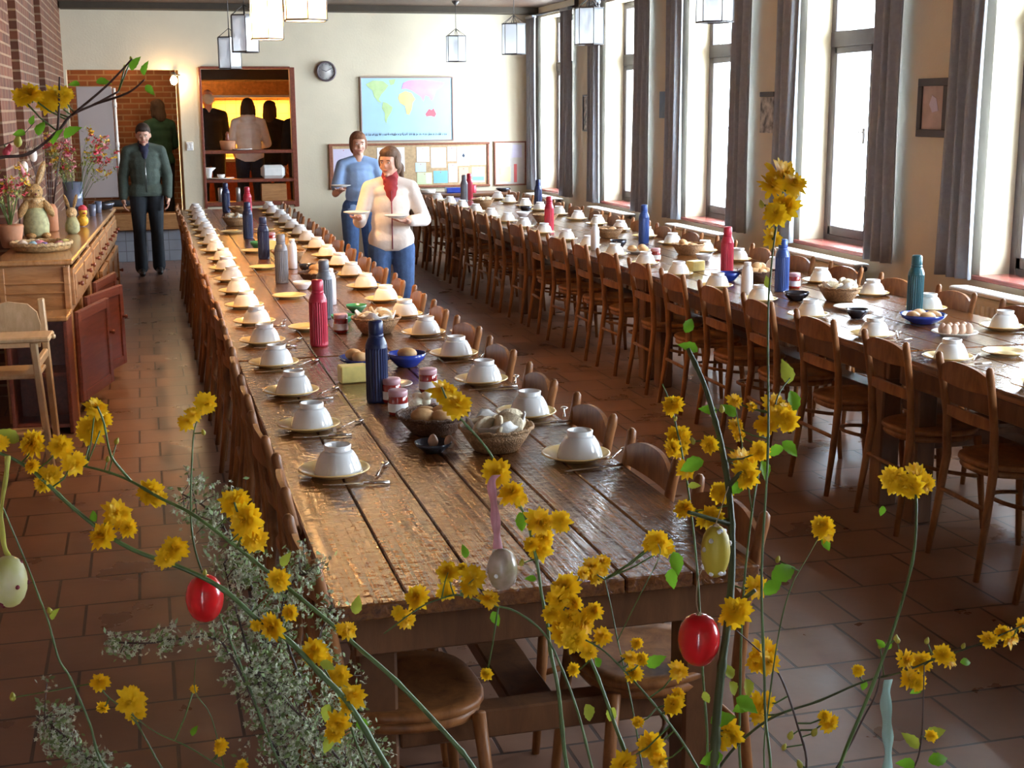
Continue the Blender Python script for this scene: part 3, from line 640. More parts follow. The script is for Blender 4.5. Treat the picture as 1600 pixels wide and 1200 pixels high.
chair_row(TB[0]-.06, 1, [3.42, 4.05]+[4.66+.625*i for i in range(19)], 'left side of right table', 'chairs on the left side of the right table')
chair_row(TB[1]+.002, -1, [4.66+.625*i for i in range(19)], 'window side of right table', 'chairs on the window side of the right table')

# ------------------------------------------------------------------ place settings
TT = .771
def plate_mesh(r=.112):
    return MB().lathe([(.02, .002), (.065, 0), (.068, .004), (r-.004, .017), (r, .020), (r-.002, .023), (r-.008, .022), (.072, .009), (.055, .0065), (.02, .006)], 40)
PL = Proto(tag(plate_mesh().build('plate', M['plate']), '', 'plate'))
bo = empty('bowl', (0, 0, 0), 0, '', 'bowl')
MB().lathe([(.0605, .0), (.065, .0), (.0655, .004), (.062, .018), (.054, .040), (.044, .056), (.034, .064), (.034, .0605), (.042, .052), (.051, .037), (.059, .016)], 36, cap0=False, cap1=False).lathe([(.034, .064), (.0, .0645)], 36, cap0=False, cap1=False).build('body', M['white_china'], bo)
MB().lathe([(.030, .062), (.031, .074), (.034, .078), (.037, .077), (.036, .062)], 36, cap0=False, cap1=False).build('foot_ring', M['white_china'], bo)
BO = Proto(bo)
sp = MB(); sp.tube([(0, -.085, .004), (0, -.03, .007), (0, .02, .010), (0, .035, .006)], [.005, .0035, .0028, .003], 8, flat=.5); sp.ell((0, .055, .006), (.014, .024, .005), 12, 8)
SPN = Proto(tag(sp.build('spoon', M['steel']), '', 'spoon'))
kn = MB(); kn.tube([(0, -.10, .005), (0, -.02, .006)], [.008, .006], 8, flat=.6)
kn.prism([(-.008, -.02), (.006, -.02), (.008, .07), (.002, .10), (-.006, .08)], .002, TR((0, 0, .004)))
KNF = Proto(tag(kn.build('knife', M['steel']), '', 'knife'))
rr = random.Random(5)
def places(x, ys, side, where, cut, face):
    for i, y in enumerate(ys):
        px, py = x+rr.uniform(-.012, .012), y+rr.uniform(-.02, .02)
        PL.put((px, py, TT), rr.uniform(0, 6), 'yellow plate, %s from near end, %s' % (ORD[i], where), 'yellow plates on the '+side)
        BO.put((px+.012, py-.005, TT+.0072), rr.uniform(0, 6), 'upturned white bowl, %s from near end, %s' % (ORD[i], where), 'upturned bowls on the '+side, sc=1.14)
        if i < cut:
            SPN.put((px+.150+.0*face, py+.01, TT+.0005), rr.uniform(-.5, .1)-.3, 'steel spoon right of the %s plate from near end, %s' % (ORD[i], where), 'spoons on the '+side)
            KNF.put((px+.03+rr.uniform(-.02, .02), py-.145, TT+.0005), PI/2+rr.uniform(-.15, .15), 'table knife in front of the %s plate from near end, %s' % (ORD[i], where), 'knives on the '+side)
places(.515, [4.03+.62*i for i in range(19)], 'left table', 'left row, left table', 6, 1)
places(1.305, [4.02+.62*i for i in range(19)], 'left table', 'right row, left table', 6, -1)
places(3.40, [3.91+.635*i for i in range(20)], 'right table', 'left row, right table', 4, 1)
places(4.13, [3.93+.635*i for i in range(20)], 'right table', 'window-side row, right table', 4, -1)

# ------------------------------------------------------------------ flasks
def make_flask(m, cap='t_grey'):
    o = empty('vacuum_flask', (0, 0, 0), 0, '', 'flask'); n = 48; vs = []; fs = []
    prof = [(.041, .0, 0), (.043, .006, 0), (.043, .02, 1), (.043, .205, 1), (.043, .212, 0), (.041, .225, 0), (.034, .243, 0), (.029, .252, 0)]
    for (r, z, rb) in prof:
        for k in range(n): q = r*(1-(.07 if rb and k % 2 else 0)); a = 2*PI*k/n; vs.append((q*math.cos(a), q*math.sin(a), z))
    for i in range(len(prof)-1):
        for k in range(n): fs.append((i*n+k, i*n+(k+1) % n, (i+1)*n+(k+1) % n, (i+1)*n+k))
    fs += [tuple(range(n-1, -1, -1)), tuple((len(prof)-1)*n+k for k in range(n))]
    MB().add(vs, fs, False).build('ribbed_body', M[m], o)
    MB().lathe([(.0275, .250), (.0295, .254), (.0295, .262), (.0275, .265)], 24).build('collar', M[m], o)
    MB().lathe([(.027, .264), (.0285, .27), (.028, .308), (.024, .316), (.01, .318)], 24).build('cup_lid', M[m], o)
    return o
FK = {k: Proto(make_flask('t_'+k)) for k in ('navy', 'blue', 'red', 'grey', 'green')}
for k, x, y, lab in [('navy', .825, 5.05, 'dark navy ribbed flask, tallest in view, behind the jam jars'), ('red', .765, 6.36, 'red ribbed flask standing nearest the camera on the left table'), ('grey', .905, 7.21, 'grey ribbed flask directly behind the near red flask'),
    ('grey', .83, 8.78, 'grey ribbed flask left of the bread rolls on the left table'), ('navy', .84, 10.23, 'navy ribbed flask just behind the lone grey flask on left table'), ('navy', .85, 11.9, 'navy ribbed flask behind another navy one, mid left table'),
    ('red', 1.02, 14.2, 'red flask at the far end of the left table'), ('navy', .85, 15.02, 'farthest navy flask on the left table, before the kitchen hatch'),
    ('grey', 3.68, 15.75, 'grey flask at the far end of the right table beside a red one'), ('red', 3.82, 16.07, 'farthest red flask, on the right table in front of the counter'), ('navy', 4.22, 14.45, 'dark flask behind the red one, far half of the right table'),
    ('red', 3.52, 11.7, 'red ribbed flask in the far half of the right table'), ('blue', 3.96, 10.45, 'blue ribbed flask near the second radiator on the right table'), ('red', 3.76, 8.34, 'red ribbed flask nearest the camera on the right table'),
    ('blue', 3.72, 7.44, 'bright blue ribbed flask below the tall yellow blossoms'), ('green', 4.0, 6.41, 'blue-green flask standing by the eggs on the right table')]:
    FK[k].put((x, y, TT), 0, lab, 'ribbed vacuum flasks')

# ------------------------------------------------------------------ food on the tables
def make_basket(m='wicker', r=.125, h_=.075):
    o = empty('bread_basket', (0, 0, 0), 0, '', 'basket')
    MB().lathe([(.01, .004), (r*.58, .0), (r*.62, .004), (r*.80, h_*.5), (r*.98, h_), (r*.955, h_), (r*.76, h_*.5), (r*.57, .010), (.01, .010)], 36).build('woven_bowl', M[m], o)
    pts = [(r*.975*math.cos(2*PI*k/48), r*.975*math.sin(2*PI*k/48), h_+.003+.003*math.sin(k*PI*.75)) for k in range(48)]
    MB().tube(pts, .006, 6, closed=True).build('plaited_rim', M[m], o); return o
BK = Proto(make_basket()); BKD = Proto(make_basket('wicker_d', .13, .06))
rl = MB(); rl.ell((0, 0, .026), (.045, .036, .027), 14, 10); ROLL_ = Proto(tag(rl.build('bread_roll', M['bread']), '', 'bread roll'))
def slice_():
    g = MB(); n = 20; pl = [(.052*math.cos(2*PI*k/n), .042*math.sin(2*PI*k/n)+(.006 if math.sin(2*PI*k/n) > 0 else 0)) for k in range(n)]
    g.prism(pl, .012, TR((0, 0, .0)), True); return g
SL = Proto(tag(slice_().build('bread_slice', M['bread_pale']), '', 'bread slice'))
def cloth(x, y, z, r, seed, lab, tall=.05):
    rr = random.Random(seed); n = 28; vs = []; fs = []; rings = [.12, .4, .75, 1.0, 1.12]
    for j, s_ in enumerate(rings):
        for k in range(n):
            a = 2*PI*k/n; f_ = 1+.10*math.sin(4*a+seed)+.05*math.sin(7*a)
            zz = [.012, .014, .035, tall+.012*math.sin(4*a+seed*2), tall+.03*max(0, math.sin(4*a+seed))][j]
            vs.append((r*s_*f_*math.cos(a), r*s_*f_*math.sin(a), zz))
    for j in range(len(rings)-1):
        for k in range(n): fs.append((j*n+k, j*n+(k+1) % n, (j+1)*n+(k+1) % n, (j+1)*n+k))
    fs.append(tuple(range(n-1, -1, -1)))
    o = MB().add(vs, fs, True).build('bread_napkin', M['cloth_white'], fix=False); o.location = (x, y, z); md = o.modifiers.new('thick', 'SOLIDIFY'); md.thickness = .003
    return tag(o, lab, 'napkin')
def side_of(a, top):
    if top: return 'top'
    return ['right', 'back right', 'back', 'back left', 'left', 'front left', 'front', 'front right'][int(round((a % (2*PI))/(PI/4))) % 8]
def basket(x, y, kind, rolls, slices, where, seed=0, napkin=False):
    rr = random.Random(seed+50); P_ = BK if kind == 'l' else BKD
    P_.put((x, y, TT), seed, ('light wicker' if kind == 'l' else 'dark wicker')+' bread basket, '+where, 'bread baskets')
    if napkin: cloth(x, y, TT+.012, .085, seed, 'white napkin lining the basket, '+where, .075)
    for i in range(rolls):
        a = 2*PI*i/max(1, rolls)+seed; q = .045 if i < 5 else .0
        ROLL_.put((x+q*math.cos(a), y+q*math.sin(a), TT+.03+(.03 if i >= 4 else 0)+.006*(i % 2)), rr.uniform(0, 6), 'brown roll, '+(side_of(a, False) if i < 4 else ['upper left', 'upper right'][i-4])+' of the basket '+where, 'bread rolls in basket, '+where, tilt=(rr.uniform(-.3, .3), rr.uniform(-.3, .3)))
    for i in range(slices):
        a = 2*PI*i/max(1, slices)+seed; q = .05
        SL.put((x+q*math.cos(a), y+q*math.sin(a), TT+.060+.004*i), a, 'pale bread slice, '+side_of(a, False)+' of the basket '+where, 'bread slices in basket, '+where, tilt=(1.0+rr.uniform(-.3, .3), rr.uniform(-.5, .5)))
basket(1.08, 4.20, 'l', 0, 7, 'nearest on the left table', 1, True)
basket(.93, 4.50, 'd', 4, 0, 'behind the nearest one on the left table', 2)
basket(1.09, 6.65, 'l', 0, 5, 'with white cloth beyond the navy flask', 3, True)
basket(1.06, 8.75, 'd', 6, 0, 'right of the lone grey flask', 4)
basket(1.0, 10.0, 'l', 4, 0, 'mid left table by navy flask', 5)
basket(.83, 13.3, 'l', 0, 6, 'far left table by the chair backs', 6, True)
basket(.98, 14.7, 'l', 4, 0, 'farthest on the left table', 7)
basket(3.86, 6.98, 'l', 0, 6, 'with pale slices behind the green flask', 8, True)
basket(3.80, 7.95, 'd', 6, 0, 'beside the bright blue flask', 9)
basket(3.98, 9.55, 'l', 5, 0, 'before the blue flask on right table', 10)
basket(3.85, 11.0, 'l', 3, 0, 'beyond the blue flask on right table', 11)
basket(3.75, 12.6, 'l', 4, 0, 'behind the far red flask on right table', 12)
basket(3.70, 14.9, 'l', 0, 5, 'farthest on the right table', 13)
# rolls on blue dishes
def dish(m, x, y, r, h_, lab, name='shallow_dish', cat='dish'):
    o = MB().lathe([(.01, .004), (r*.5, 0), (r*.55, .004), (r*.9, h_*.6), (r, h_), (r*.97, h_), (r*.86, h_*.62), (r*.5, .008), (.01, .008)], 36).build(name, M[m]); o.location = (x, y, TT); return tag(o, lab, cat)
def rolls_on(x, y, n, lab, grp, seed, z=.012, r=.055):
    rr = random.Random(seed)
    for i in range(n):
        a = 2*PI*i/n+seed; q = r if n > 1 else 0
        ROLL_.put((x+q*math.cos(a), y+q*math.sin(a), TT+z+.002*(i % 2)), rr.uniform(0, 6), lab.replace('roll ', 'roll at the '+side_of(a, False)+' ', 1) if n > 1 else lab, grp)
dish('blue_dish', .90, 5.82, .12, .035, 'cobalt blue dish of rolls behind the butter block'); rolls_on(.90, 5.82, 4, 'brown roll in the blue dish behind the butter', 'rolls in the near blue dish', 1)
dish('blue_dish', 1.07, 5.72, .085, .06, 'small deep blue bowl right of the navy flask', 'small_bowl', 'bowl'); rolls_on(1.07, 5.72, 1, 'pale roll in the blue bowl beside the navy flask', 'roll in small blue bowl', 2, .03)
dish('blue_dish', 3.86, 6.10, .12, .05, 'blue dish of rolls in front of the blue-green flask'); rolls_on(3.86, 6.10, 4, 'roll in the blue dish by the blue-green flask', 'rolls in the blue dish, right table', 3)
dish('dark_bowl', .87, 4.22, .062, .035, 'small dark pewter dish beside the nearest bread basket'); 
dish('dark_bowl', 3.62, 6.35, .06, .05, 'small dark dish near the left edge of right table', 'small_bowl', 'bowl'); dish('green_bowl', .97, 7.0, .065, .045, 'green bowl with pink rim behind the near red flask', 'small_bowl', 'bowl')
dish('green_bowl', 1.10, 7.38, .06, .04, 'small green bowl beside the grey flask', 'small_bowl', 'bowl'); dish('milk', .92, 8.42, .06, .05, 'small white sugar bowl in front of the lone grey flask', 'small_bowl', 'bowl')
dish('dark_bowl', 1.06, 9.35, .06, .05, 'small dark bowl before the second navy flask', 'small_bowl', 'bowl'); dish('green_bowl', 3.95, 5.25, .055, .035, 'pale green dish at the near end of the right table'); dish('green_bowl', .86, 11.1, .06, .05, 'green bowl between the two navy flasks of left table', 'small_bowl', 'bowl')
dish('dark_bowl', 3.62, 7.05, .075, .05, 'dark bowl in front of the bright blue flask', 'small_bowl', 'bowl'); dish('blue_dish', 3.62, 8.0, .075, .055, 'blue bowl with lid shape left of the near red flask', 'small_bowl', 'bowl')
dish('milk', 3.92, 9.1, .06, .05, 'white sugar bowl behind the near red flask, right table', 'small_bowl', 'bowl'); dish('dark_bowl', 3.65, 10.2, .07, .06, 'dark bowl left of the blue flask, right table', 'small_bowl', 'bowl')
dish('milk', 3.75, 13.4, .07, .05, 'white serving bowl in the far half of the right table', 'small_bowl', 'bowl'); dish('dark_bowl', 3.95, 14.0, .07, .06, 'dark bowl near the far end of the right table', 'small_bowl', 'bowl')
# loose serving plates
for x, y, lab in [(.80, 8.06, 'empty yellow serving plate left of the sugar bowl, mid table'), (.80, 10.75, 'empty yellow serving plate between the navy flasks'), (.77, 6.85, 'yellow plate half hidden behind the near red flask'), (.74, 12.5, 'yellow serving plate far along the left table centre'), (.78, 9.6, 'yellow serving plate beside the second navy flask base'), (1.05, 12.6, 'yellow serving plate right of centre on the far left table'), (3.72, 5.2, 'yellow serving plate near the picture edge on right table')]:
    PL.put((x, y, TT), 0, lab, 'serving plates along the table centres', sc=.92)
WPL = Proto(tag(plate_mesh().build('serving_plate', M['plate_white']), '', 'plate'))
for x, y, lab in [(.93, 5.30, 'small white plate under the butter end'), (3.80, 5.72, 'white plate under the row of brown eggs'), (3.66, 9.75, 'white plate of brown rolls on right table'), (3.75, 6.62, 'white plate before the pale bread basket, right table')]:
    WPL.put((x, y, TT), 0, lab, 'white serving plates', sc=.72 if y < 5.5 else 1.0)
rolls_on(3.66, 9.75, 3, 'brown roll on the white plate by the blue flask', 'rolls on white plate', 5, .008)
# butter
def butter(x, y, lab, rz=.1):
    o = empty('butter_block', (x, y, TT), rz, lab, 'butter'); MB().box((0, 0, .036), (.115, .07, .07), .004).build('wrapped_block', M['butter'], o)
    MB().box((.0595, 0, .036), (.004, .066, .066), .001).build('end_flap', M['butter2'], o)
butter(.79, 5.45, 'yellow wrapped butter block left of the navy flask'); butter(3.62, 8.55, 'yellow butter block beside the near red flask, right table', .4); butter(.93, 10.9, 'yellow butter block between the navy flasks on left table', .3)
g = MB(); rr = random.Random(4)
for k in range(7): g.ell((rr.uniform(-.025, .025), rr.uniform(-.02, .02), .018+.006*k), (.028, .022, .016), 8, 6, R=RZ(rr.uniform(0, 3)) @ RX(rr.uniform(-.6, .6)))
g = g.build('crumpled_butter_paper', M['butter2']); g.location = (.96, 4.86, TT); tag(g, 'crumpled pale butter paper right of the front jam jar', 'paper')
# jam jars
jj = empty('jam_jar', (0, 0, 0), 0, '', 'jar')
MB().lathe([(.028, 0), (.032, .004), (.032, .058), (.028, .066), (.02, .068)], 28).build('jam_filled_glass', M['jam'], jj); MB().lathe([(.030, .062), (.0315, .064), (.0315, .078), (.029, .081), (.01, .081)], 28).build('lid', M['lid'], jj)
MB().lathe([(.0328, .012), (.0328, .040)], 28, cap0=False, cap1=False).build('paper_label', M['labelw'], jj)
JJ = Proto(jj)
for x, y, lab in [(.86, 4.80, 'jam jar with white label, front of the pair by the navy flask'), (.875, 5.02, 'jam jar half hidden behind the front labelled jar'), (1.05, 5.17, 'jam jar standing alone right of the navy flask'), (.92, 6.72, 'jam jar with white label behind the near red flask'), (3.58, 9.2, 'jam jar on the right table beyond the red flask'), (3.86, 7.55, 'jam jar beside the bright blue flask'), (1.0, 11.4, 'jam jar far along the left table')]: JJ.put((x, y, TT), .4, lab, 'jam jars', sc=1.15)
# white jugs / bottles
mj = empty('milk_bottle', (0, 0, 0), 0, '', 'bottle'); MB().lathe([(.03, 0), (.034, .004), (.034, .15), (.026, .18), (.018, .19)], 24).build('body', M['milk'], mj); MB().lathe([(.019, .188), (.021, .19), (.021, .208), (.018, .21)], 20).build('cap', M['plastic_w'], mj)
MJ = Proto(mj)
for x, y, lab in [(3.40, 7.25, 'white milk bottle at the left edge of the right table'), (3.40, 10.05, 'white milk bottle in the middle of right table, left edge'), (1.0, 7.7, 'white milk bottle behind the grey flask on left table'), (.98, 9.55, 'white milk bottle right of the second navy flask')]: MJ.put((x, y, TT), 0, lab, 'white milk bottles')
# eggs
EG = MB().lathe([(.002, 0), (.010, .0015), (.018, .008), (.0215, .018), (.0215, .026), (.018, .038), (.011, .049), (.004, .054), (.001, .0545)], 20)
egg_me = EG.mesh('egg'); eg0 = link('egg', egg_me, M['egg_shell']); tag(eg0, '', 'egg'); EGP = Proto(eg0)
for i in range(8):
    EGP.put((3.745+.040*(i % 4), 5.70+.042*(i//4), TT+.0075), 0, 'brown egg, %s from left in the %s row on the white plate' % (ORD[i % 4], ['front', 'back'][i//4]), 'brown eggs on the white plate')
for i in range(3): EGP.put((.89+.035*math.cos(2*i), 4.22+.03*math.sin(2*i), TT+.010), 0, 'brown egg in the small dark pewter dish, '+['right', 'left'][i]+' one', 'eggs in the pewter dish', sc=.8) if i < 2 else None

# ------------------------------------------------------------------ counter under the pin board
o = empty('side_table', (3.95, 17.15, 0), 0, 'brown wooden side table against the back wall below the pin board', 'table')
MB().box((0, 0, .775), (1.4, .58, .035), .005).build('tabletop', M['table_leg'], o); MB().box((0, -.25, .71), (1.3, .02, .09), .004).build('apron', M['table_leg'], o)
for sx in (-.64, .64):
    for sy in (-.24, .24): MB().box((sx, sy, .38), (.06, .06, .755), .005).build('leg', M['table_leg'], o)
ZC = .793
def small(name, m, x, y, shape, lab, cat):
    q = shape.build(name, M[m]); q.location = (x, y, ZC); tag(q, lab, cat)
small('plate_stack', 'plate_white', 3.50, 17.05, MB().lathe([(.05, 0), (.10, .01), (.11, .05), (.10, .055), (.02, .05)], 24), 'white stack of plates on the left end of the side table', 'plates')
small('dark_blue_box', 'blue_dish', 3.86, 17.1, MB().box((0, 0, .035), (.22, .14, .07), .01), 'dark blue box on the side table below the pin board', 'box')
small('red_mug', 't_red', 4.10, 17.05, MB().lathe([(.04, 0), (.045, .01), (.045, .10), (.04, .10), (.038, .02)], 20), 'red mug on the side table below the pin board', 'mug')
small('dark_dish', 'dark_bowl', 4.52, 17.1, MB().lathe([(.04, 0), (.10, .035), (.09, .05), (.03, .05)], 24), 'dark dish at the right end of the side table', 'dish')
small('carton_box', 'tin', 3.32, 17.1, MB().box((0, 0, .04), (.16, .12, .08), .006), 'pale carton at the left corner of the side table', 'box')

# things on the hatch shelves
def hs(name, m, x, z, sh, lab, cat, y=17.58):
    q = sh.build(name, M[m]); q.location = (x, y, z); tag(q, lab, cat)
hs('white_loaf_box', 'cloth_white', 1.60, 1.0, MB().box((0, 0, .085), (.30, .18, .17), .04), 'white rounded bread box on the lower hatch shelf', 'box')
hs('white_platter', 'plate_white', .95, 1.0, MB().lathe([(.05, 0), (.16, .012), (.165, .022), (.05, .016)], 24), 'white platter on the lower hatch shelf at left', 'plate')
hs('white_cup', 'white_china', .95, 1.017, MB().lathe([(.03, .0), (.045, .01), (.05, .045), (.04, .045)], 20), 'upturned white cup on the platter of the lower hatch shelf', 'cup')
hs('white_bowl_stack', 'white_china', .80, 1.0, MB().lathe([(.02, 0), (.03, .01), (.045, .10), (.09, .14), (.085, .15), (.02, .12)], 20), 'white bowl at the left end of the lower hatch shelf', 'bowl')
hs('serving_tray', 'plate_white', 1.22, 1.36, MB().lathe([(.05, 0), (.13, .01), (.135, .018), (.05, .012)], 24), 'pale tray on the upper hatch shelf behind the hoodie wearer', 'tray')
hs('cardboard_box', 'pine', 1.60, .716, MB().box((0, 0, .11), (.32, .16, .22), .006), 'brown box on the bottom sill of the kitchen hatch', 'box')
hs('flower_pot', 'terracotta', 1.05, 1.36, MB().lathe([(.06, 0), (.085, .01), (.10, .11), (.09, .12), (.02, .12)], 20), 'brown pot on the upper hatch shelf beside the hoodie wearer', 'pot')
hs('dark_pepper_mill', 'redwood', 1.05, 1.472, MB().lathe([(.03, 0), (.025, .03), (.018, .06), (.022, .09), (.01, .12)], 16), 'small turned dark mill standing on the brown pot', 'mill')
for i in range(2): hs('steel_canister', 'steel2', .90+.06*i if i else .93, .716, MB().lathe([(.03, 0), (.03, .17), (.02, .18)], 16), ['steel canister on the hatch sill, left one of two', 'steel canister on the hatch sill, right one of two'][i], 'canister', 17.56) if i == 0 else hs('steel_canister', 'steel2', 1.15, .716, MB().lathe([(.03, 0), (.03, .17), (.02, .18)], 16), 'steel canister on the hatch sill, right one of two', 'canister', 17.56)

# ------------------------------------------------------------------ sideboards along the brick wall
SBA = -.0415; SBO = Vector((-.47, 8.5, 0)); SX = Vector((math.cos(SBA), math.sin(SBA), 0)); SY = Vector((-math.sin(SBA), math.cos(SBA), 0))
def sb(x, y, z=0): return SBO+SX*x+SY*y+Vector((0, 0, z))
def panel_door(name, w_, h_, m, parent, knob=True):
    """hinged at local y=0, width along +y, outer face at +x"""
    f = MB(); f.box((.011, w_/2, h_/2), (.018, w_-.004, h_-.004), .003)
    for (cy, cz, dy, dz) in ((.035, h_/2, .06, h_-.01), (w_-.035, h_/2, .06, h_-.01), (w_/2, .035, w_-.13, .06), (w_/2, h_-.035, w_-.13, .06)): f.box((.024, cy, cz), (.012, dy, dz), .003)
    d = f.build(name, m, parent)
    if knob: MB().lathe([(.010, 0), (.008, .012), (.016, .022), (.014, .032), (.004, .035)], 16, TR((.03, w_-.035, h_*.6)) @ RY(PI/2)).build('knob', M['redwood'], d)
    return d
def cabinet(y0, l, lab, swing):
    o = empty('sideboard_cabinet', sb(0, y0), SBA, lab, 'sideboard'); D = .40; H_ = .965
    b = MB(); b.box((-D/2-.01, .012, H_/2), (D-.02, .024, H_), .003).box((-D/2-.01, l-.014, H_/2), (D-.02, .024, H_), .003).box((-D+.01, l/2, H_/2), (.015, l-.06, H_-.02)).box((-D/2-.01, l/2, .06), (D-.04, l-.06, .02)).box((-D/2-.01, l/2, .70), (D-.05, l-.06, .018))
    b.box((-.04, l/2, .03), (.02, l-.05, .06))
    b.build('carcass', M['pine'], o)
    f = MB()
    for y in (.03, l/2, l-.032): f.box((-.008, y, H_/2), (.024, .05, H_-.004), .004)
    f.box((-.0085, l/2, .69), (.022, l-.03, .035), .003).box((-.0085, l/2, .075), (.022, l-.03, .04), .003)
    f.build('face_frame', M['pine'], o)
    for k in range(2):
        yy = .06+k*(l/2-.028); w_ = l/2-.088+.028
        dr = MB().box((.012, yy+w_/2, .825), (.022, w_, .225), .004).box((.026, yy+w_/2, .825), (.01, w_-.07, .155), .004).build('drawer', M['pine'], o)
        for q in (.25, .75): MB().lathe([(.010, 0), (.008, .012), (.016, .022), (.014, .032), (.004, .035)], 16, TR((.03, yy+w_*q, .825)) @ RY(PI/2)).build('knob', M['redwood'], dr)
        d = panel_door('door', w_, .57, M['pine'] if swing[k] == 0 else M['redwood'], o); d.location = (.002, yy+(w_ if swing[k] < 0 else 0), .10)
        if swing[k] < 0: d.rotation_euler = (0, 0, 0); d.location = (.002, yy, .10); d.rotation_euler = (0, 0, swing[k])
        else: d.rotation_euler = (0, 0, swing[k])
    return o
c1 = cabinet(.0, 1.44, 'pine sideboard cabinet nearest the camera, with its doors standing ajar', (-.22, -.30))
g = MB()
for z in (.86, .80, .66): g.box((-.2, -.006, z), (.39, .014, .012), .004)
g.box((-.015, -.006, .48), (.035, .016, .95), .004).box((-.385, -.006, .48), (.035, .016, .95), .004).build('side_moulding', M['pine'], c1)
cabinet(1.46, 1.44, 'middle pine sideboard cabinet with one red-stained door ajar', (-.16, 0)); cabinet(2.92, 1.40, 'far pine sideboard cabinet below the flower vase', (0, 0))
x = MB().box((-.20, 2.16, .984), (.46, 4.38, .032), .008).build('pine_worktop', M['pine_top']); x.location = sb(0, 0); x.rotation_euler = (0, 0, SBA); tag(x, 'long varnished pine top running over the sideboard cabinets', 'worktop')
x = empty('low_shelf_unit', sb(-.17, -.36), SBA, 'low wooden box shelf standing in front of the sideboard end panel', 'shelf unit')
MB().box((0, .16, .69), (.36, .32, .028), .006).build('top_board', M['pine_top'], x)
MB().box((.16, .16, .34), (.024, .30, .672), .004).box((-.16, .16, .34), (.024, .30, .672), .004).box((0, .30, .34), (.30, .015, .67)).box((0, .16, .36), (.296, .27, .02)).box((0, .16, .05), (.296, .27, .02)).build('carcass', M['redwood'], x)
# child's high chair, cut by the left picture edge
hc = empty('high_chair', (-.75, 7.38, 0), -.05, 'pale wooden high chair with flat tray at the left picture edge', 'high chair')
for sx in (-1, 1):
    MB().box((sx*.185, -.16, .36), (.035, .045, .73), .006, R=RY(-sx*.05) @ RX(.10)).build('leg', M['beech'], hc)
    MB().box((sx*.185, .20, .44), (.035, .045, .90), .006, R=RY(-sx*.05) @ RX(-.10)).build('leg', M['beech'], hc)
    MB().box((sx*.175, .0, .60), (.03, .36, .045), .006).build('arm', M['beech'], hc)
MB().box((0, -.12, .735), (.50, .23, .028), .008).build('tray', M['beech'], hc)
MB().box((0, -.02, .535), (.36, .30, .022), .006).build('seat', M['beech'], hc)
MB().box((0, -.20, .25), (.36, .14, .02), .006).build('footrest', M['beech'], hc)
pl = [(-.15, 0), (.15, 0), (.16, .12), (.145, .19), (.10, .235), (0, .25), (-.10, .235), (-.145, .19), (-.16, .12)]
MB().prism(pl, .022, TR((0, .205, .63)) @ RX(PI/2)).build('backrest', M['beech'], hc)
for s in (-1, 1): MB().lathe([(.012, 0), (.014, .01), (.008, .018)], 12, TR((s*.25, -.12, .735)) @ RY(s*PI/2)).build('tray_knob', M['beech'], hc)

# things on the sideboard
def onsb(x, y): p = sb(x, y, 1.0015); return (p.x, p.y, p.z)
tr_ = empty('straw_egg_tray', onsb(-.21, .58), 0, 'round plaited straw tray of Easter eggs at the sideboard end', 'tray')
MB().lathe([(.02, .004), (.15, 0), (.175, .012), (.185, .042), (.18, .052), (.165, .044), (.155, .018), (.02, .014)], 40).build('woven_tray', M['straw'], tr_)
MB().tube([(.183*math.cos(2*PI*k/60), .183*math.sin(2*PI*k/60), .047+.004*math.sin(k*2.1)) for k in range(60)], .012, 8, closed=True).build('plaited_rim', M['straw_l'], tr_)
for i, (dx, dy, m) in enumerate([(.03, -.09, 'purple'), (.09, -.05, 'r_pink'), (.11, .03, 'egg_yel'), (-.05, -.08, 'egg_blue'), (-.09, 0, 'plate_white'), (.02, .02, 'fl_pink'), (-.02, .09, 'egg_white')]):
    p = onsb(-.21+dx, .58+dy); o = link('easter_egg', MB().lathe([(.002*1.3, 0), (.013, .002), (.024, .010), (.028, .024), (.028, .034), (.024, .05), (.014, .064), (.002, .071)], 20).mesh('egg'), M[m]); o.location = (p[0], p[1], p[2]+.03); o.rotation_euler = (1.35, 0, i)
    tag(o, ['violet foil egg in the straw tray', 'pink egg at the right of the straw tray', 'speckled yellow egg at the back right of the tray', 'pale blue egg at the left front of the tray', 'white egg at the left of the straw tray', 'rose egg in the middle of the straw tray', 'white egg at the rear of the straw tray'][i], 'egg', 'eggs in the straw tray')
    o.location.z += .0
# straw rabbit
bn = empty('straw_rabbit', onsb(-.345, 1.55), .25, 'straw Easter rabbit figure with long ears and green dress on the sideboard', 'rabbit figure')
MB().lathe([(.055, 0), (.085, .02), (.09, .09), (.075, .17), (.055, .21), (.02, .22)], 24).build('dress', M['dress'], bn)
MB().ell((0, 0, .235), (.075, .062, .07), 18, 12).ell((0, -.005, .315), (.062, .055, .058), 18, 12).ell((0, -.052, .30), (.028, .025, .022), 12, 8).ell((-.085, -.03, .20), (.028, .03, .07), 12, 8, R=RY(.5)).ell((.085, -.03, .20), (.028, .03, .07), 12, 8, R=RY(-.5)).ell((-.05, -.06, .015), (.035, .055, .02), 12, 8).ell((.05, -.06, .015), (.035, .055, .02), 12, 8).build('body', M['straw'], bn)
for s in (-1, 1):
    e = MB().ell((s*.055, 0, .44), (.024, .014, .095), 14, 10, R=RY(s*.35)).build('ear', M['straw'], bn); MB().ell((s*.055, -.010, .44), (.014, .008, .075), 12, 8, R=RY(s*.35)).build('inner_ear', M['r_pink'] if s < 0 else M['straw_l'], e)
    MB().ell((s*.024, -.05, .325), (.006, .006, .007), 8, 6).build('eye', M['iris'], bn)
MB().tube([(.062*math.cos(2*PI*k/24), .052*math.sin(2*PI*k/24), .262) for k in range(24)], .012, 8, closed=True).ell((0, -.065, .255), (.03, .012, .018), 10, 6).build('neck_bow', M['straw_l'], bn)
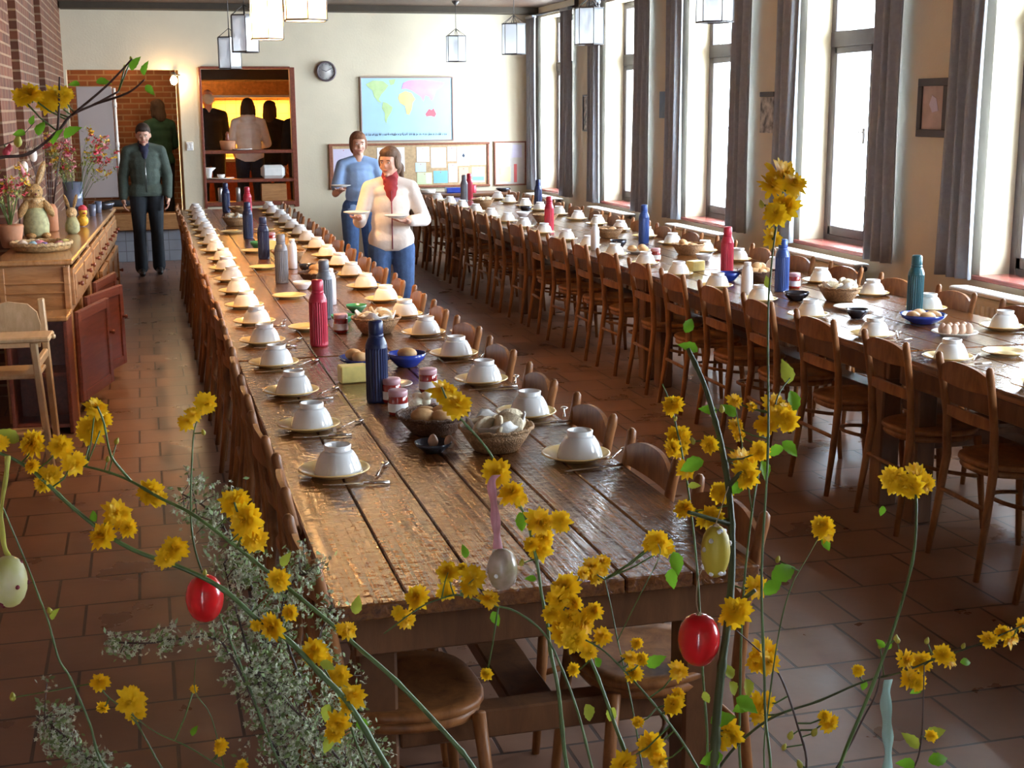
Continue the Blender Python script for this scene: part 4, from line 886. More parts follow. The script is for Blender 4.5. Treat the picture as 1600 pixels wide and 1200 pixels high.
MB().ell((0, -.078, .303), (.008, .006, .006), 8, 6).build('nose', M['dkred'], bn)
b2 = empty('small_straw_rabbit', onsb(-.12, 1.75), -.2, 'smaller straw rabbit figure behind the green-dressed one', 'rabbit figure')
MB().lathe([(.03, 0), (.05, .02), (.05, .07), (.03, .12)], 18).build('dress', M['dress'], b2); MB().ell((0, 0, .15), (.04, .035, .04), 14, 10).ell((0, -.03, .14), (.016, .016, .014), 8, 6).build('head', M['straw_l'], b2)
for s in (-1, 1): MB().ell((s*.03, 0, .23), (.013, .008, .055), 12, 8, R=RY(s*.3)).build('ear', M['straw'], b2)
dk = empty('toy_duck', onsb(-.10, 2.35), .3, 'small yellow toy duck with red cap on the sideboard', 'toy duck')
MB().ell((0, 0, .045), (.045, .06, .045), 16, 10).ell((0, -.03, .11), (.033, .033, .035), 14, 10).ell((0, .06, .065), (.018, .03, .012), 10, 6, R=RX(.5)).build('body', M['fl_yel'], dk); MB().ell((0, -.068, .105), (.013, .02, .006), 10, 6).build('beak', M['fl_red'], dk); MB().lathe([(.036, .128), (.03, .15), (.012, .165)], 14, TR((0, -.03, 0))).build('cap', M['fl_red'], dk)
# glasses and vase at the far end
def glassware(x, y, lab, h_=.10, r=.032, m='vase_glass', n='drinking_glass', c='glass'):
    o = MB().lathe([(r*.7, 0), (r*.8, .002), (r, h_), (r*.93, h_), (r*.72, .008)], 20, cap1=True).build(n, M[m]); o.location = onsb(x, y); tag(o, lab, c)
glassware(-.18, 3.15, 'small glass left of the vase on the far sideboard'); glassware(-.10, 3.35, 'small glass in front of the vase on the far sideboard'); glassware(-.08, 3.75, 'small glass right of the vase on the far sideboard')
glassware(-.26, 3.55, 'tall blue-grey glass vase holding the mixed flowers', .28, .085, n='glass_vase', c='vase')
for (x, y, lab, m) in ((-.06, 4.10, 'dark bowl at the far corner of the sideboard', 'dark_bowl'),): 
    o = MB().lathe([(.05, 0), (.07, .01), (.10, .06), (.09, .065), (.03, .04)], 24).build('dark_serving_bowl', M[m]); o.location = onsb(x, y); tag(o, lab, 'bowl')
pt = MB().lathe([(.05, 0), (.06, .01), (.085, .14), (.08, .15), (.02, .14)], 24).build('plant_pot', M['terracotta']); pt.location = onsb(-.42, .80); tag(pt, 'brown pot of red and yellow flowers at the left picture edge', 'pot')

def blob_flower(g, p, r, rr, n=7):
    for k in range(n):
        a = 2*PI*k/n+rr.uniform(-.3, .3); t = rr.uniform(-.5, .9); d = Vector((math.cos(a)*math.cos(t), math.sin(a)*math.cos(t), math.sin(t))); s_ = d.cross(Vector((rr.uniform(-1, 1), rr.uniform(-1, 1), rr.uniform(-1, 1)))).normalized()
        q = p+d*r; g.add([p-s_*r*.15, p+s_*r*.15, q+s_*r*.38, q+d*r*.25, q-s_*r*.38], [(0, 1, 2, 3, 4)])
def bouquet(name, base, h_, spread, seed, lab, cols, nst, bias=(0, 0), n_f=20, r=.02, nleaf=160):
    rr = random.Random(seed); o = empty(name, base, 0, lab, 'flowers'); st = MB(); tips = []
    for i in range(nst):
        a = rr.uniform(0, 2*PI); q = rr.uniform(.2, 1)*spread; tip = Vector((q*math.cos(a)+bias[0], q*math.sin(a)*.7+bias[1], h_*rr.uniform(.6, 1.05)-.25*q)); mid = tip*.45+Vector((0, 0, .12*h_))
        st.tube([(.01*math.cos(a), .01*math.sin(a), 0), mid, tip], [.0025, .002, .0012], 5); tips.append((mid, tip))
    st.build('stems', M['stem'], o); lf = MB()
    for i in range(nleaf):
        m_, t_ = rr.choice(tips); p = m_.lerp(t_, rr.uniform(.1, 1))+Vector([rr.gauss(0, .025) for _ in range(3)]); d = Vector([rr.gauss(0, 1) for _ in range(3)]).normalized(); s_ = d.cross(Vector((0, 0, 1))).normalized(); l = rr.uniform(.02, .045)
        lf.add([p, p+d*l*.5+s_*l*.22, p+d*l, p+d*l*.5-s_*l*.22], [(0, 1, 2, 3)])
    tag(lf.build('foliage', M['fol'], o), kind='stuff')
    for c in cols:
        g = MB()
        for i in range(n_f): m_, t_ = rr.choice(tips); blob_flower(g, m_.lerp(t_, rr.uniform(.5, 1.05))+Vector([rr.gauss(0, .02) for _ in range(3)]), r*rr.uniform(.6, 1.2), rr)
        tag(g.build('blossoms', M[c], o), kind='stuff')
    return o
p = onsb(-.26, 3.55); bouquet('mixed_flower_bouquet', (p[0], p[1], p[2]+.02), .72, .36, 2, 'loose red, pink and yellow flower bouquet in the glass vase', ['fl_red', 'fl_pink', 'fl_yel'], 26, (.04, -.1), 40, .026, 900)
p = onsb(-.42, .80); bouquet('potted_flower_bouquet', (p[0], p[1], p[2]+.15), .38, .20, 4, 'red and yellow flowers with greenery at the left picture edge', ['fl_red', 'fl_yel', 'fl_pink'], 18, (-.02, 0), 16, .022, 240)
p = onsb(-.30, 2.0); eb = empty('bare_twigs', p, 0, 'bare brown twigs with hanging white eggs behind the straw rabbit', 'twigs'); g = MB(); rr = random.Random(9)
for i in range(9):
    a = rr.uniform(0, 6.3); t = Vector((.14*math.cos(a), .2*math.sin(a), rr.uniform(.55, .8))); g.tube([(0, 0, 0), t*.5+Vector((0, 0, .05)), t], [.004, .003, .0015], 5)
    for q in (.5, .7, .85): s_ = t*q; g.tube([s_, s_+Vector((rr.uniform(-.08, .08), rr.uniform(-.1, .1), .08))], [.002, .001], 4)
g.build('stems', M['stem_d'], eb)
pv = MB().lathe([(.05, 0), (.06, .01), (.06, .16), (.04, .2), (.01, .19)], 20).build('brown_jug', M['terracotta']); pv.location = (p[0], p[1]+.0, p[2]); tag(pv, 'brown jug holding bare twigs behind the straw rabbit', 'jug')

# ------------------------------------------------------------------ people
def remesh(name, shapes, vox, m, parent, smooth=4, fac=.6, res=14):
    g = MB()
    for s in shapes:
        if s[0] == 'c':
            a, ra, b_, rb = Vector(s[1]), s[2], Vector(s[3]), s[4]; d = b_-a; L_ = d.length
            q = d.to_track_quat('Z', 'Y').to_matrix().to_4x4(); prof = []
            for i in range(5): t = -PI/2+PI/2*i/4; prof.append((max(ra*math.cos(t), ra*.03), ra*math.sin(t)))
            for i in range(5): t = PI/2*i/4; prof.append((max(rb*math.cos(t), rb*.03), L_+rb*math.sin(t)))
            g.lathe(prof, res, TR(a) @ q @ (Matrix.Diagonal((s[5], s[6], 1, 1)) if len(s) > 5 else Matrix.Identity(4)))
        else: g.ell(s[1], s[2], res, 10, R=s[3] if len(s) > 3 else None)
    me = g.mesh('tmp'); b = bmesh.new(); b.from_mesh(me); bmesh.ops.recalc_face_normals(b, faces=b.faces); b.to_mesh(me); b.free()
    t = bpy.data.objects.new('tmp', me); COL.objects.link(t)
    r = t.modifiers.new('r', 'REMESH'); r.mode = 'VOXEL'; r.voxel_size = vox; r.use_smooth_shade = True
    if smooth: s_ = t.modifiers.new('s', 'SMOOTH'); s_.iterations = smooth; s_.factor = fac
    dg = bpy.context.evaluated_depsgraph_get(); ev = t.evaluated_get(dg); out = bpy.data.meshes.new_from_object(ev); out.name = name
    bpy.data.objects.remove(t); return link(name, out, m, parent)

def hand_shapes(wr, dirn, palm, side, curl=.5, k=1.0):
    """wr wrist point, dirn finger direction, palm = direction the palm faces, side=+1/-1 thumb side"""
    wr, d, n = Vector(wr), Vector(dirn).normalized(), Vector(palm).normalized(); n = (n-d*n.dot(d)).normalized(); s = d.cross(n)*side; S = []
    S.append(('c', wr, .026*k, wr+d*.03*k, .027*k))
    for j in range(4): S.append(('c', wr+d*.03*k+s*(.012-.008*j)*k*1.2, .014*k, wr+d*.085*k+s*(.028-.019*j)*k, .0115*k))
    for j, L_ in enumerate((.070, .078, .072, .056)):
        b0 = wr+d*.088*k+s*(.029-.0195*j)*k; r = .0088*k; c1, c2 = curl*.6, curl*1.3
        d1 = (d*math.cos(c1)+n*math.sin(c1)+s*(.10-.07*j)).normalized(); d2 = d*math.cos(c2)+n*math.sin(c2)
        m_ = b0+d1*L_*.5*k; S += [('c', b0, r*1.05, m_, r), ('c', m_, r, m_+d2*L_*.5*k, r*.82)]
    t0 = wr+d*.03*k+s*.026*k; t1 = t0+(d*.55+s*.75+n*.2).normalized()*.035*k; S += [('c', t0, .013*k, t1, .011*k), ('c', t1, .0105*k, t1+(d*.85+s*.2+n*.35).normalized()*.032*k, .0085*k)]
    return S

def person(name, label, loc, rz, H_, J, cl, head=(0, 0), vox=.010, slim=1.0):
    """J: elbow/wrist/hand joints for arms and legs in metres for a 1.70 m body; cl: list of clothing builders"""
    k = H_/1.70; o = empty(name, loc, rz, label, 'person'); o.scale = (k, k, k)
    P = dict(hipR=(.092, 0, .90), hipL=(-.092, 0, .90), kneeR=(.10, .02, .49), kneeL=(-.10, .02, .49), ankR=(.105, -.02, .085), ankL=(-.105, -.02, .085), shR=(.162*slim, -.01, 1.375), shL=(-.162*slim, -.01, 1.375),
             elR=(.215, -.03, 1.10), elL=(-.215, -.03, 1.10), wrR=(.225, .05, .86), wrL=(-.225, .05, .86), neck=(0, -.01, 1.45), head=(0, .015, 1.585), hdR=(0, .2, -1), hdL=(0, .2, -1), pmR=(-1, 0, 0), pmL=(1, 0, 0), curl=.5)
    P.update(J); V = {a: (Vector(b) if isinstance(b, tuple) else b) for a, b in P.items()}
    hc_ = V['head']; HR = TR(hc_) @ RZ(head[0]) @ RX(head[1]); hx = lambda *p: HR @ Vector(p); R3 = RZ(head[0]) @ RX(head[1])
    def leg(f, g_=0):
        S = []
        for s in 'RL': S += [('c', V['hip'+s], .082*f+g_, V['knee'+s], .055*f+g_), ('c', V['knee'+s], .054*f+g_, V['ank'+s], .037*f+g_)]
        return S
    def torso(f=1.0, g_=0):
        S = [('c', (-.065, 0, .95), .090*f+g_, (.065, 0, .95), .090*f+g_), ('e', (0, 0, 1.08), (.126*f+g_, .092*f+g_, .15)), ('e', (0, -.005, 1.24), (.140*f*slim+g_, .100*f+g_, .15)), ('e', (0, -.01, 1.34), (.150*slim*f+g_, .088*f+g_, .075)), ('c', (.045, -.012, 1.415), .045+g_*.6, V['shR'], .050+g_*.6), ('c', (-.045, -.012, 1.415), .045+g_*.6, V['shL'], .050+g_*.6), ('c', V['shR'], .048+g_*.5, V['shL'], .048+g_*.5)]
        return S
    def arm(f=1.0, g_=0, to=1.0):
        S = []
        for s in 'RL':
            w_ = V['el'+s].lerp(V['wr'+s], to) if to > 0 else V['el'+s]
            S += [('c', V['sh'+s], .049*f+g_*.7, V['el'+s], .038*f+g_*.8)]
            if to > 0: S += [('c', V['el'+s], .038*f+g_*.8, w_, (.038-.012*to)*f+g_*.8)]
            elif to < 0: S[-1] = ('c', V['sh'+s], .049*f+g_*.7, V['sh'+s].lerp(V['el'+s], -to), .046*f+g_)
        return S
    body = torso(.95)+leg(.93)+arm(.95)+[('c', V['neck']-Vector((0, 0, .05)), .052, hc_+Vector((0, -.02, -.07)), .05), ('e', hc_, (.074, .092, .108), R3), ('e', hx(0, .035, -.055), (.052, .055, .055), R3), ('e', hx(0, .088, -.02), (.012, .020, .020), R3 @ RX(-.3)), ('e', hx(0, .078, -.095), (.022, .018, .016), R3), ('e', hx(.078, -.005, -.02), (.010, .018, .030), R3), ('e', hx(-.078, -.005, -.02), (.010, .018, .030), R3),
                                                 ('e', hx(.028, .080, .018), (.024, .010, .007), R3), ('e', hx(-.028, .080, .018), (.024, .010, .007), R3), ('e', hx(.04, .062, -.04), (.02, .02, .02), R3), ('e', hx(-.04, .062, -.04), (.02, .02, .02), R3)]
    for s, sd in (('R', 1), ('L', -1)):
        body += hand_shapes(V['wr'+s], V['hd'+s], V['pm'+s], V.get('thumb'+s, sd), P['curl'])
        body += [('c', V['ank'+s], .035, V['ank'+s]+Vector((0, .10, -.05)), .030)]
    remesh('body', body, vox, M[P.get('skin', 'skin')], o, 3, .5)
    for s in (-1, 1):
        e = MB().ell(hx(s*.028, .083, .002), (.0105, .008, .0055), 12, 8, R=R3).build('eye', M['eye'], o); MB().ell(hx(s*.028, .0895, .002), (.0050, .003, .0050), 10, 6, R=R3).build('iris', M['iris'], e)
        MB().ell(hx(s*.029, .089, .021), (.018, .005, .004), 10, 6, R=R3).build('eyebrow', M[cl.get('haircol', 'hair_d')], o)
    MB().ell(hx(0, .090, -.060), (.022, .007, .007), 12, 8, R=R3).build('mouth', M['lips'], o)
    fl = Vector((0, 0, 0))
    for s in 'RL':
        a = V['ank'+s]; remesh('shoe', [('c', a+Vector((0, -.05, -.046)), .038, a+Vector((0, .17, -.052)), .032), ('c', a+Vector((0, .02, -.03)), .044, a+Vector((0, .09, -.045)), .040), ('c', a+Vector((0, .0, .01)), .042, a+Vector((0, .0, -.03)), .04)], .009, M['shoe'], o, 3)
    tr_ = leg(1.0, .016)+[('c', (-.075, 0, .96), .100, (.075, 0, .96), .100), ('e', (0, 0, 1.0), (.145, .108, .08))]
    remesh('trousers', [(x if x[0] == 'e' else (x[0], x[1], x[2], x[3], max(x[4], cl.get('hem', .058)))) for x in tr_], max(vox, .010), M[cl['trousers']], o, 4)
    tp = torso(1.0, cl.get('loose', .016))+arm(1.0, cl.get('loose', .016), cl.get('sleeve', .92))
    if cl.get('long'): lz = cl.get('longz', .92); tp += [('c', (-.068, 0, lz), .096+cl['loose'], (.068, 0, lz), .096+cl['loose']), ('e', (0, 0, 1.1), (.138+cl['loose'], .10+cl['loose'], .2))]
    if cl.get('hood'): tp += [('e', (0, -.085, 1.43), (.10, .055, .055)), ('c', (-.07, -.05, 1.455), .03, (.07, -.05, 1.455), .03)]
    tob = remesh('jacket' if cl.get('jacket') else 'top', tp, max(vox, .010), M[cl['top']], o, 5)
    b = bmesh.new(); b.from_mesh(tob.data); hz = cl.get('hemz', .885); fs = [f for f in b.faces if abs(f.calc_center_median().x) < .205]
    gm = set(fs) | {e for f in fs for e in f.edges} | {v for f in fs for v in f.verts}
    bmesh.ops.bisect_plane(b, geom=list(gm), plane_co=(0, 0, hz), plane_no=(0, 0, 1), clear_inner=True); bmesh.ops.holes_fill(b, edges=[e for e in b.edges if e.is_boundary], sides=0)
    for f in b.faces: f.smooth = abs(f.normal.z) < .999
    b.to_mesh(tob.data); b.free()
    for fn in cl.get('extra', []): fn(o, V, hx, R3)
    return o
def short_hair(m, rec=0):
    def f(o, V, hx, R3): remesh('hair', [('e', hx(0, -.018, .030), (.083, .092, .092), R3), ('e', hx(0, .035, .075), (.062, .055, .035), R3), ('e', hx(.0, -.06, -.02), (.070, .045, .065), R3)], .009, M[m], o, 3)
    return f
def side_hair(m):
    def f(o, V, hx, R3): remesh('hair', [('e', hx(0, -.040, .0), (.079, .062, .060), R3), ('e', hx(0, -.055, -.03), (.065, .040, .05), R3)], .009, M[m], o, 3)
    return f
def long_hair(m, l=.12, tail=None):
    def f(o, V, hx, R3):
        S = [('e', hx(0, -.022, .020), (.087, .094, .100), R3), ('e', hx(.0, .022, .068), (.070, .066, .045), R3), ('e', hx(0, -.055, -.04), (.078, .05, .09), R3), ('e', hx(.068, .0, -.005), (.022, .05, .06), R3), ('e', hx(-.068, .0, -.005), (.022, .05, .06), R3)]
        if l: S += [('e', hx(0, -.055, -.09), (.088, .05, l), R3), ('c', hx(.07, -.01, .0), .028, hx(.078, -.01, -.10), .024), ('c', hx(-.07, -.01, .0), .028, hx(-.078, -.01, -.10), .024)]
        if tail: S += [('c', hx(0, -.10, .0), .026, hx(tail[0], -.14, -.07), .030), ('c', hx(tail[0], -.14, -.07), .03, hx(tail[0]*1.3, -.13, -.20), .012)]
        remesh('hair', S, .009, M[m], o, 3)
    return f
def zipper(z0, z1, y, m='zip', r=.004):
    def f(o, V, hx, R3): MB().tube([(0, y-.012, z0), (0, y+.006, (z0+z1)/2), (0, y-.004, z1)], r, 6).build('zip', M[m], o)
    return f
def collar(m, z0=1.42, z1=1.49, r0=.085, r1=.062):
    def f(o, V, hx, R3): remesh('collar', [('c', (0, -.005, z0), r0, (0, .0, z1), r1, 1, .85)], .009, M[m], o, 2)
    return f
def vneck(m, w_=.055):
    def f(o, V, hx, R3): remesh('shirt_front', [('e', (0, .070, 1.35), (w_, .034, .10)), ('c', (-.03, .05, 1.44), .03, (.03, .05, 1.44), .03), ('c', (0, .100, 1.27), .012, (0, .085, 1.35), .04)], .009, M[m], o, 2)
    return f
def hem_line(m, z, r=.155):
    def f(o, V, hx, R3): MB().tube([(r*math.cos(2*PI*k/40), r*.76*math.sin(2*PI*k/40), z) for k in range(40)], .006, 6, closed=True).build('hem_piping', M[m], o)
    return f
# man in the aisle, walking towards the camera, looking down
person('person', 'man with short dark hair in a grey-green fleece walking down the left aisle', (.02, 16.06, 0), PI+.05, 1.74,
    dict(head=(0, .05, 1.565), elR=(.235, -.05, 1.11), wrR=(.25, .03, .86), elL=(-.24, -.03, 1.11), wrL=(-.225, .10, .87), kneeR=(.10, .07, .50), ankR=(.10, .04, .085), kneeL=(-.09, .04, .49), ankL=(-.10, -.09, .085), curl=.8),
    dict(trousers='trouser', top='green_j', jacket=1, loose=.028, long=1, hem=.072, extra=[short_hair('hair_d'), zipper(.93, 1.30, .132), vneck('navy_shirt'), collar('navy_shirt', 1.43, 1.475, .07, .062)]), (-.05, -.32), .008, 1.08)
# woman in pale jacket, between the tables
w1 = person('person', 'woman in a pale cream zipped jacket with red rollneck, carrying plates', (1.77, 10.0, 0), PI-.10, 1.60,
    dict(elR=(.25, .05, 1.12), wrR=(.26, .27, 1.17), hdR=(.25, 1, .0), pmR=(0, 0, 1), elL=(-.27, -.02, 1.12), wrL=(-.13, .22, 1.13), hdL=(.8, .5, .05), pmL=(0, 0, 1), curl=.25, thumbR=1, thumbL=-1),
    dict(trousers='jeans', top='cream_j', jacket=1, loose=.022, longz=.97, long=1, hem=.060, haircol='hair_m', extra=[long_hair('hair_m', 0, (-.03,)), zipper(.90, 1.36, .124, 'dkred', .005), collar('red_scarf', 1.40, 1.49, .088, .062), vneck('red_scarf', .06)]), (-.5, -.12), .008)
w2 = person('person', 'woman with pinned-up hair in a pale blue t-shirt, holding a plate', (2.0, 13.0, 0), PI+.02, 1.66,
    dict(elR=(.24, .02, 1.10), wrR=(.22, .25, 1.15), hdR=(.15, 1, .0), pmR=(0, 0, 1), elL=(-.25, .0, 1.11), wrL=(-.12, .23, 1.12), hdL=(.7, .5, 0), pmL=(0, 0, 1), curl=.25),
    dict(trousers='jeans', top='blue_shirt', loose=.016, sleeve=-.75, hem=.058, haircol='hair_a', extra=[long_hair('hair_a', 0), hem_line('blue_shirt', .93, .165)]), (.0, -.10), .008)
bpy.context.view_layer.update()
def held(parent, local, k, lab, rz=0):
    p = parent.matrix_world @ Vector(local); o = WPL.put((p.x, p.y, p.z), 0, lab, 'plates carried by the two women', sc=.85); return o
held(w1, (.29, .40, 1.205), 0, 'white plate held out in the jacket woman\'s hand, left'); held(w1, (-.02, .29, 1.165), 0, 'white plate held before the jacket woman\'s chest'); held(w2, (.24, .37, 1.185), 0, 'white plate held by the woman in the pale blue t-shirt')
# kitchen helpers seen through the hatches (they stand on the raised kitchen floor)
person('person', 'bald man in black seen from behind in the kitchen hatch', (.90, 19.0, .28), .1, 1.86, dict(elR=(.215, .06, 1.11), wrR=(.15, .26, 1.05), elL=(-.215, .06, 1.11), wrL=(-.15, .26, 1.05)), dict(trousers='black', top='black', loose=.022, long=1, extra=[side_hair('tin')]), (0, -.05), .012, 1.05)
person('person', 'person with dark bobbed hair in a pale grey hoodie, seen from behind', (1.38, 18.4, .28), -.12, 1.74, dict(elR=(.23, .08, 1.11), wrR=(.15, .27, 1.08), elL=(-.23, .06, 1.09), wrL=(-.20, .25, 1.0), head=(0, .04, 1.575)), dict(trousers='jeans_d', top='white_h', jacket=1, loose=.024, longz=.97, long=1, hood=1, extra=[long_hair('hair_d', .10)]), (.0, -.15), .010, 1.0)
person('person', 'dark-haired person in black right of the hoodie wearer in the kitchen', (1.70, 18.75, .28), -.3, 1.70, dict(elR=(.215, .06, 1.11), wrR=(.15, .24, 1.05), elL=(-.215, .06, 1.11), wrL=(-.14, .24, 1.05)), dict(trousers='jeans_d', top='black', loose=.025, long=1, extra=[long_hair('hair_d', .10)]), (-.2, -.05), .012)
person('person', 'person in black mostly hidden by the right edge of the kitchen hatch', (2.06, 18.3, .28), -.2, 1.72, dict(), dict(trousers='black', top='black', loose=.030, long=1, extra=[long_hair('hair_d', .08)]), (0, -.1), .012)
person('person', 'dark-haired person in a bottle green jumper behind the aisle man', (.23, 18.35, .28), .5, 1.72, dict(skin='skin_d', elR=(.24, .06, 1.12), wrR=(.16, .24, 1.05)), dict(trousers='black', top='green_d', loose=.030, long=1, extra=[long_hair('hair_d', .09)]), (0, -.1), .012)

# ------------------------------------------------------------------ the flowering branches in front (in a vase just below the view)
VX = at(930, 1750, 1.62); VASE = Vector((VX.x, VX.y, .70))
vs_ = empty('tall_vase', (VASE.x, VASE.y, .46), 0, 'stoneware vase below the view that holds the yellow flowering branches', 'vase')
MB().lathe([(.05, 0), (.085, .01), (.10, .10), (.075, .19), (.055, .235), (.065, .25), (.058, .25), (.05, .235), (.068, .18), (.09, .10), (.05, .02)], 32).build('body', M['terracotta'], vs_)
tb = empty('low_stand', (VASE.x, VASE.y, 0), 0, 'low wooden stand below the view carrying the vase', 'stand')
MB().box((0, 0, .44), (.5, .4, .035), .006).build('top', M['table_leg'], tb)
for sx in (-.2, .2):
    for sy in (-.15, .15): MB().box((sx, sy, .21), (.04, .04, .42), .004).build('leg', M['table_leg'], tb)

def pom(seed):
    """double kerria blossom, unit radius, facing +z"""
    rr = random.Random(seed); g = MB()
    for layer, (nn, tilt, ln, wd) in enumerate(((13, .0, 1.0, .19), (14, .30, .98, .18), (14, .62, .92, .17), (13, .92, .80, .15), (10, 1.2, .64, .13), (7, 1.42, .5, .11))):
        for k in range(nn):
            a = 2*PI*(k+rr.uniform(-.3, .3))/nn+layer*.3; t = tilt+rr.uniform(-.22, .22); L_ = ln*rr.uniform(.78, 1.12); d = Vector((math.cos(a)*math.cos(t), math.sin(a)*math.cos(t), math.sin(t))); s_ = Vector((-math.sin(a), math.cos(a), 0)); up = s_.cross(d)
            c0 = Vector((0, 0, .06*layer)); P_ = [(0, .03, 0), (.35, wd*.8, .05), (.72, wd, .02), (.92, wd*.45, -.06), (1.0, .015, -.10)]
            vs = []
            for (u, w_, h_) in P_: q = c0+d*u*L_+up*(h_*-1); vs += [q-s_*w_+up*.05*w_, q+s_*w_+up*.05*w_]
            g.add(vs, [(2*i, 2*i+1, 2*i+3, 2*i+2) for i in range(len(P_)-1)], True)
    return g.mesh('blossom')
POM = [pom(i) for i in range(4)]
for me in POM: me.materials.append(M['petal'])
cg = MB(); cg.lathe([(.05, -.45), (.10, -.3), (.30, -.12), (.34, .0), (.2, .02)], 8); CAL = cg.mesh('calyx'); CAL.materials.append(M['stem'])
bg_ = MB(); bg_.lathe([(.15, -.6), (.45, -.3), (.5, .1), (.3, .6), (.05, .9)], 8); BUD = bg_.mesh('bud'); BUD.materials.append(M['bud'])
def leafm(seed):
    rr = random.Random(seed); n = 9; vs = []; fs = []
    for i in range(n+1):
        u = i/n; w_ = .26*math.sin(PI*min(1, u**.75))*(1+(.10 if i % 2 else -.05)); z = -.25*u*u+.03*math.sin(4*u)
        vs += [(-w_, u, z+.10*w_/.26), (0, u, z), (w_, u, z+.10*w_/.26)]
    for i in range(n): fs += [(3*i, 3*i+1, 3*i+4, 3*i+3), (3*i+1, 3*i+2, 3*i+5, 3*i+4)]
    g = MB(); g.add(vs, fs, True); me = g.mesh('leaf'); return me
LEAF = []
for i, m in enumerate(('leaf', 'leaf2', 'leaf')):
    me = leafm(i); me.materials.append(M[m]); LEAF.append(me)
RF = random.Random(21)
def smooth_path(pts, k=6):
    P_ = [pts[0]]+list(pts)+[pts[-1]]; out = []
    for i in range(1, len(P_)-2):
        for j in range(k):
            t = j/k; a, b_, c, d = P_[i-1], P_[i], P_[i+1], P_[i+2]
            out.append(.5*((2*b_)+(c-a)*t+(2*a-5*b_+4*c-d)*t*t+(3*b_-a-3*c+d)*t*t*t))
    out.append(pts[-1]); return out
def orient(d, roll=0):
    return d.to_track_quat('Z', 'Y').to_euler()
def branch(name, label, path, d0, d1, r0, fl=(), leaves=(), buds=(), twigs=(), m='stem', group='yellow flowering branches in the vase', vase=True, cat='branch', fr=1.0):
    """path: photo points from the vase end to the tip; distance runs from d0 to d1"""
    n = len(path); pts = [at(x, y, d0+(d1-d0)*i/(n-1)) for i, (x, y) in enumerate(path)]
    dd = lambda x, y: d0+(d1-d0)*min(range(n), key=lambda i: (path[i][0]-x)**2+(path[i][1]-y)**2)/(n-1)
    if vase:
        f = pts[0]; low = VASE+Vector((RF.uniform(-.035, .035), RF.uniform(-.03, .03), -.02)); pts = [low+Vector((0, 0, -.15)), low, low.lerp(f, .5)+Vector((0, 0, .03))]+pts
    o = empty(name, pts[0], 0, label, cat, group); base = pts[0]; sm = smooth_path([p-base for p in pts])
    N = len(sm); st = MB(); st.tube(sm, [r0*(1-.6*i/N)*(1.25 if i % 9 == 0 else 1) for i in range(N)], 8)
    for tw in twigs:
        q = [at(x, y, dd(*tw[0])-.012*i)-base for i, (x, y) in enumerate(tw)]
        a = min(sm, key=lambda s: (s-q[0]).length); q[0] = a; qs = smooth_path(q, 5); st.tube(qs, [r0*.5*(1-.4*i/len(qs)) for i in range(len(qs))], 6)
    st.build('stem', M[m], o)
    allp = sm
    for f in fl:
        x, y, R = f[:3]; d = dd(x, y)+RF.uniform(-.02, .02); c = at(x, y, d)-base; r = R*d/FPX*1.22*fr
        near = min(allp, key=lambda s: (s-c).length)
        face = (-FW*.8+UP*RF.uniform(-.3, .9)+RT*RF.uniform(-.8, .8)).normalized()
        if (near-c).length > r*1.2 and (near-c).length < .12:
            MB().tube([near, (near+c)/2-Vector((0, 0, .004)), c-face*r*.3], [.0011, .0010, .0012], 5).build('stalk', M['stem'], o)
        b_ = bpy.data.objects.new('blossom', RF.choice(POM)); COL.objects.link(b_); b_.parent = o; b_.location = c-face*r*.25; e = orient(face); b_.rotation_euler = e; b_.scale = (r, r, r)
        c_ = bpy.data.objects.new('calyx', CAL); COL.objects.link(c_); c_.parent = b_
    for (x, y, R) in buds:
        d = dd(x, y); c = at(x, y, d)-base; r = R*d/FPX; near = min(allp, key=lambda s: (s-c).length)
        if r*1.0 < (near-c).length < .15: MB().tube([near, c], [.0009, .0009], 5).build('stalk', M['stem'], o)
        b_ = bpy.data.objects.new('bud', BUD); COL.objects.link(b_); b_.parent = o; b_.location = c; b_.rotation_euler = orient((UP+RT*RF.uniform(-.5, .5)).normalized()); b_.scale = (r, r, r)
    for lf in leaves:
        x, y, L_, ang = lf[:4]; d = dd(x, y); c = at(x, y, d)-base; l = L_*d/FPX; a = math.radians(ang)
        dirn = (RT*math.cos(a)+UP*math.sin(a)+FW*RF.uniform(-.35, .35)).normalized(); nrm = (-FW+UP*.5+RT*RF.uniform(-.5, .5)).normalized(); xx = dirn.cross(nrm).normalized(); zz = xx.cross(dirn)
        b_ = bpy.data.objects.new('leaf', LEAF[lf[4] if len(lf) > 4 else RF.randrange(3)]); COL.objects.link(b_); b_.parent = o
        b_.matrix_local = TR(c) @ Matrix((xx, dirn, zz)).transposed().to_4x4() @ Matrix.Diagonal((l*1.1, l, l, 1))
    return o
BR = 'kerria_branch'
branch(BR, 'long arching green branch sweeping from the bottom centre to the left picture edge', [(660, 1290), (600, 1190), (545, 1100), (500, 1052), (450, 1000), (410, 975), (350, 922), (290, 890), (210, 860), (160, 830), (110, 790), (75, 757), (40, 728), (-10, 705), (-90, 690)], 1.6, 1.55, .0042,
    [(51, 693, 20), (94, 697, 18), (117, 724, 18), (50, 728, 12), (80, 745, 18), (65, 757, 12), (183, 802, 21), (160, 838, 21), (200, 825, 14), (272, 858, 20), (258, 873, 15), (0, 692, 13), (435, 907, 17), (453, 957, 12), (426, 980, 20), (400, 978, 9)], [(150, 815, 22, 120), (30, 690, 40, 150), (500, 1035, 26, -20)], [(320, 895, 7), (165, 818, 6)])
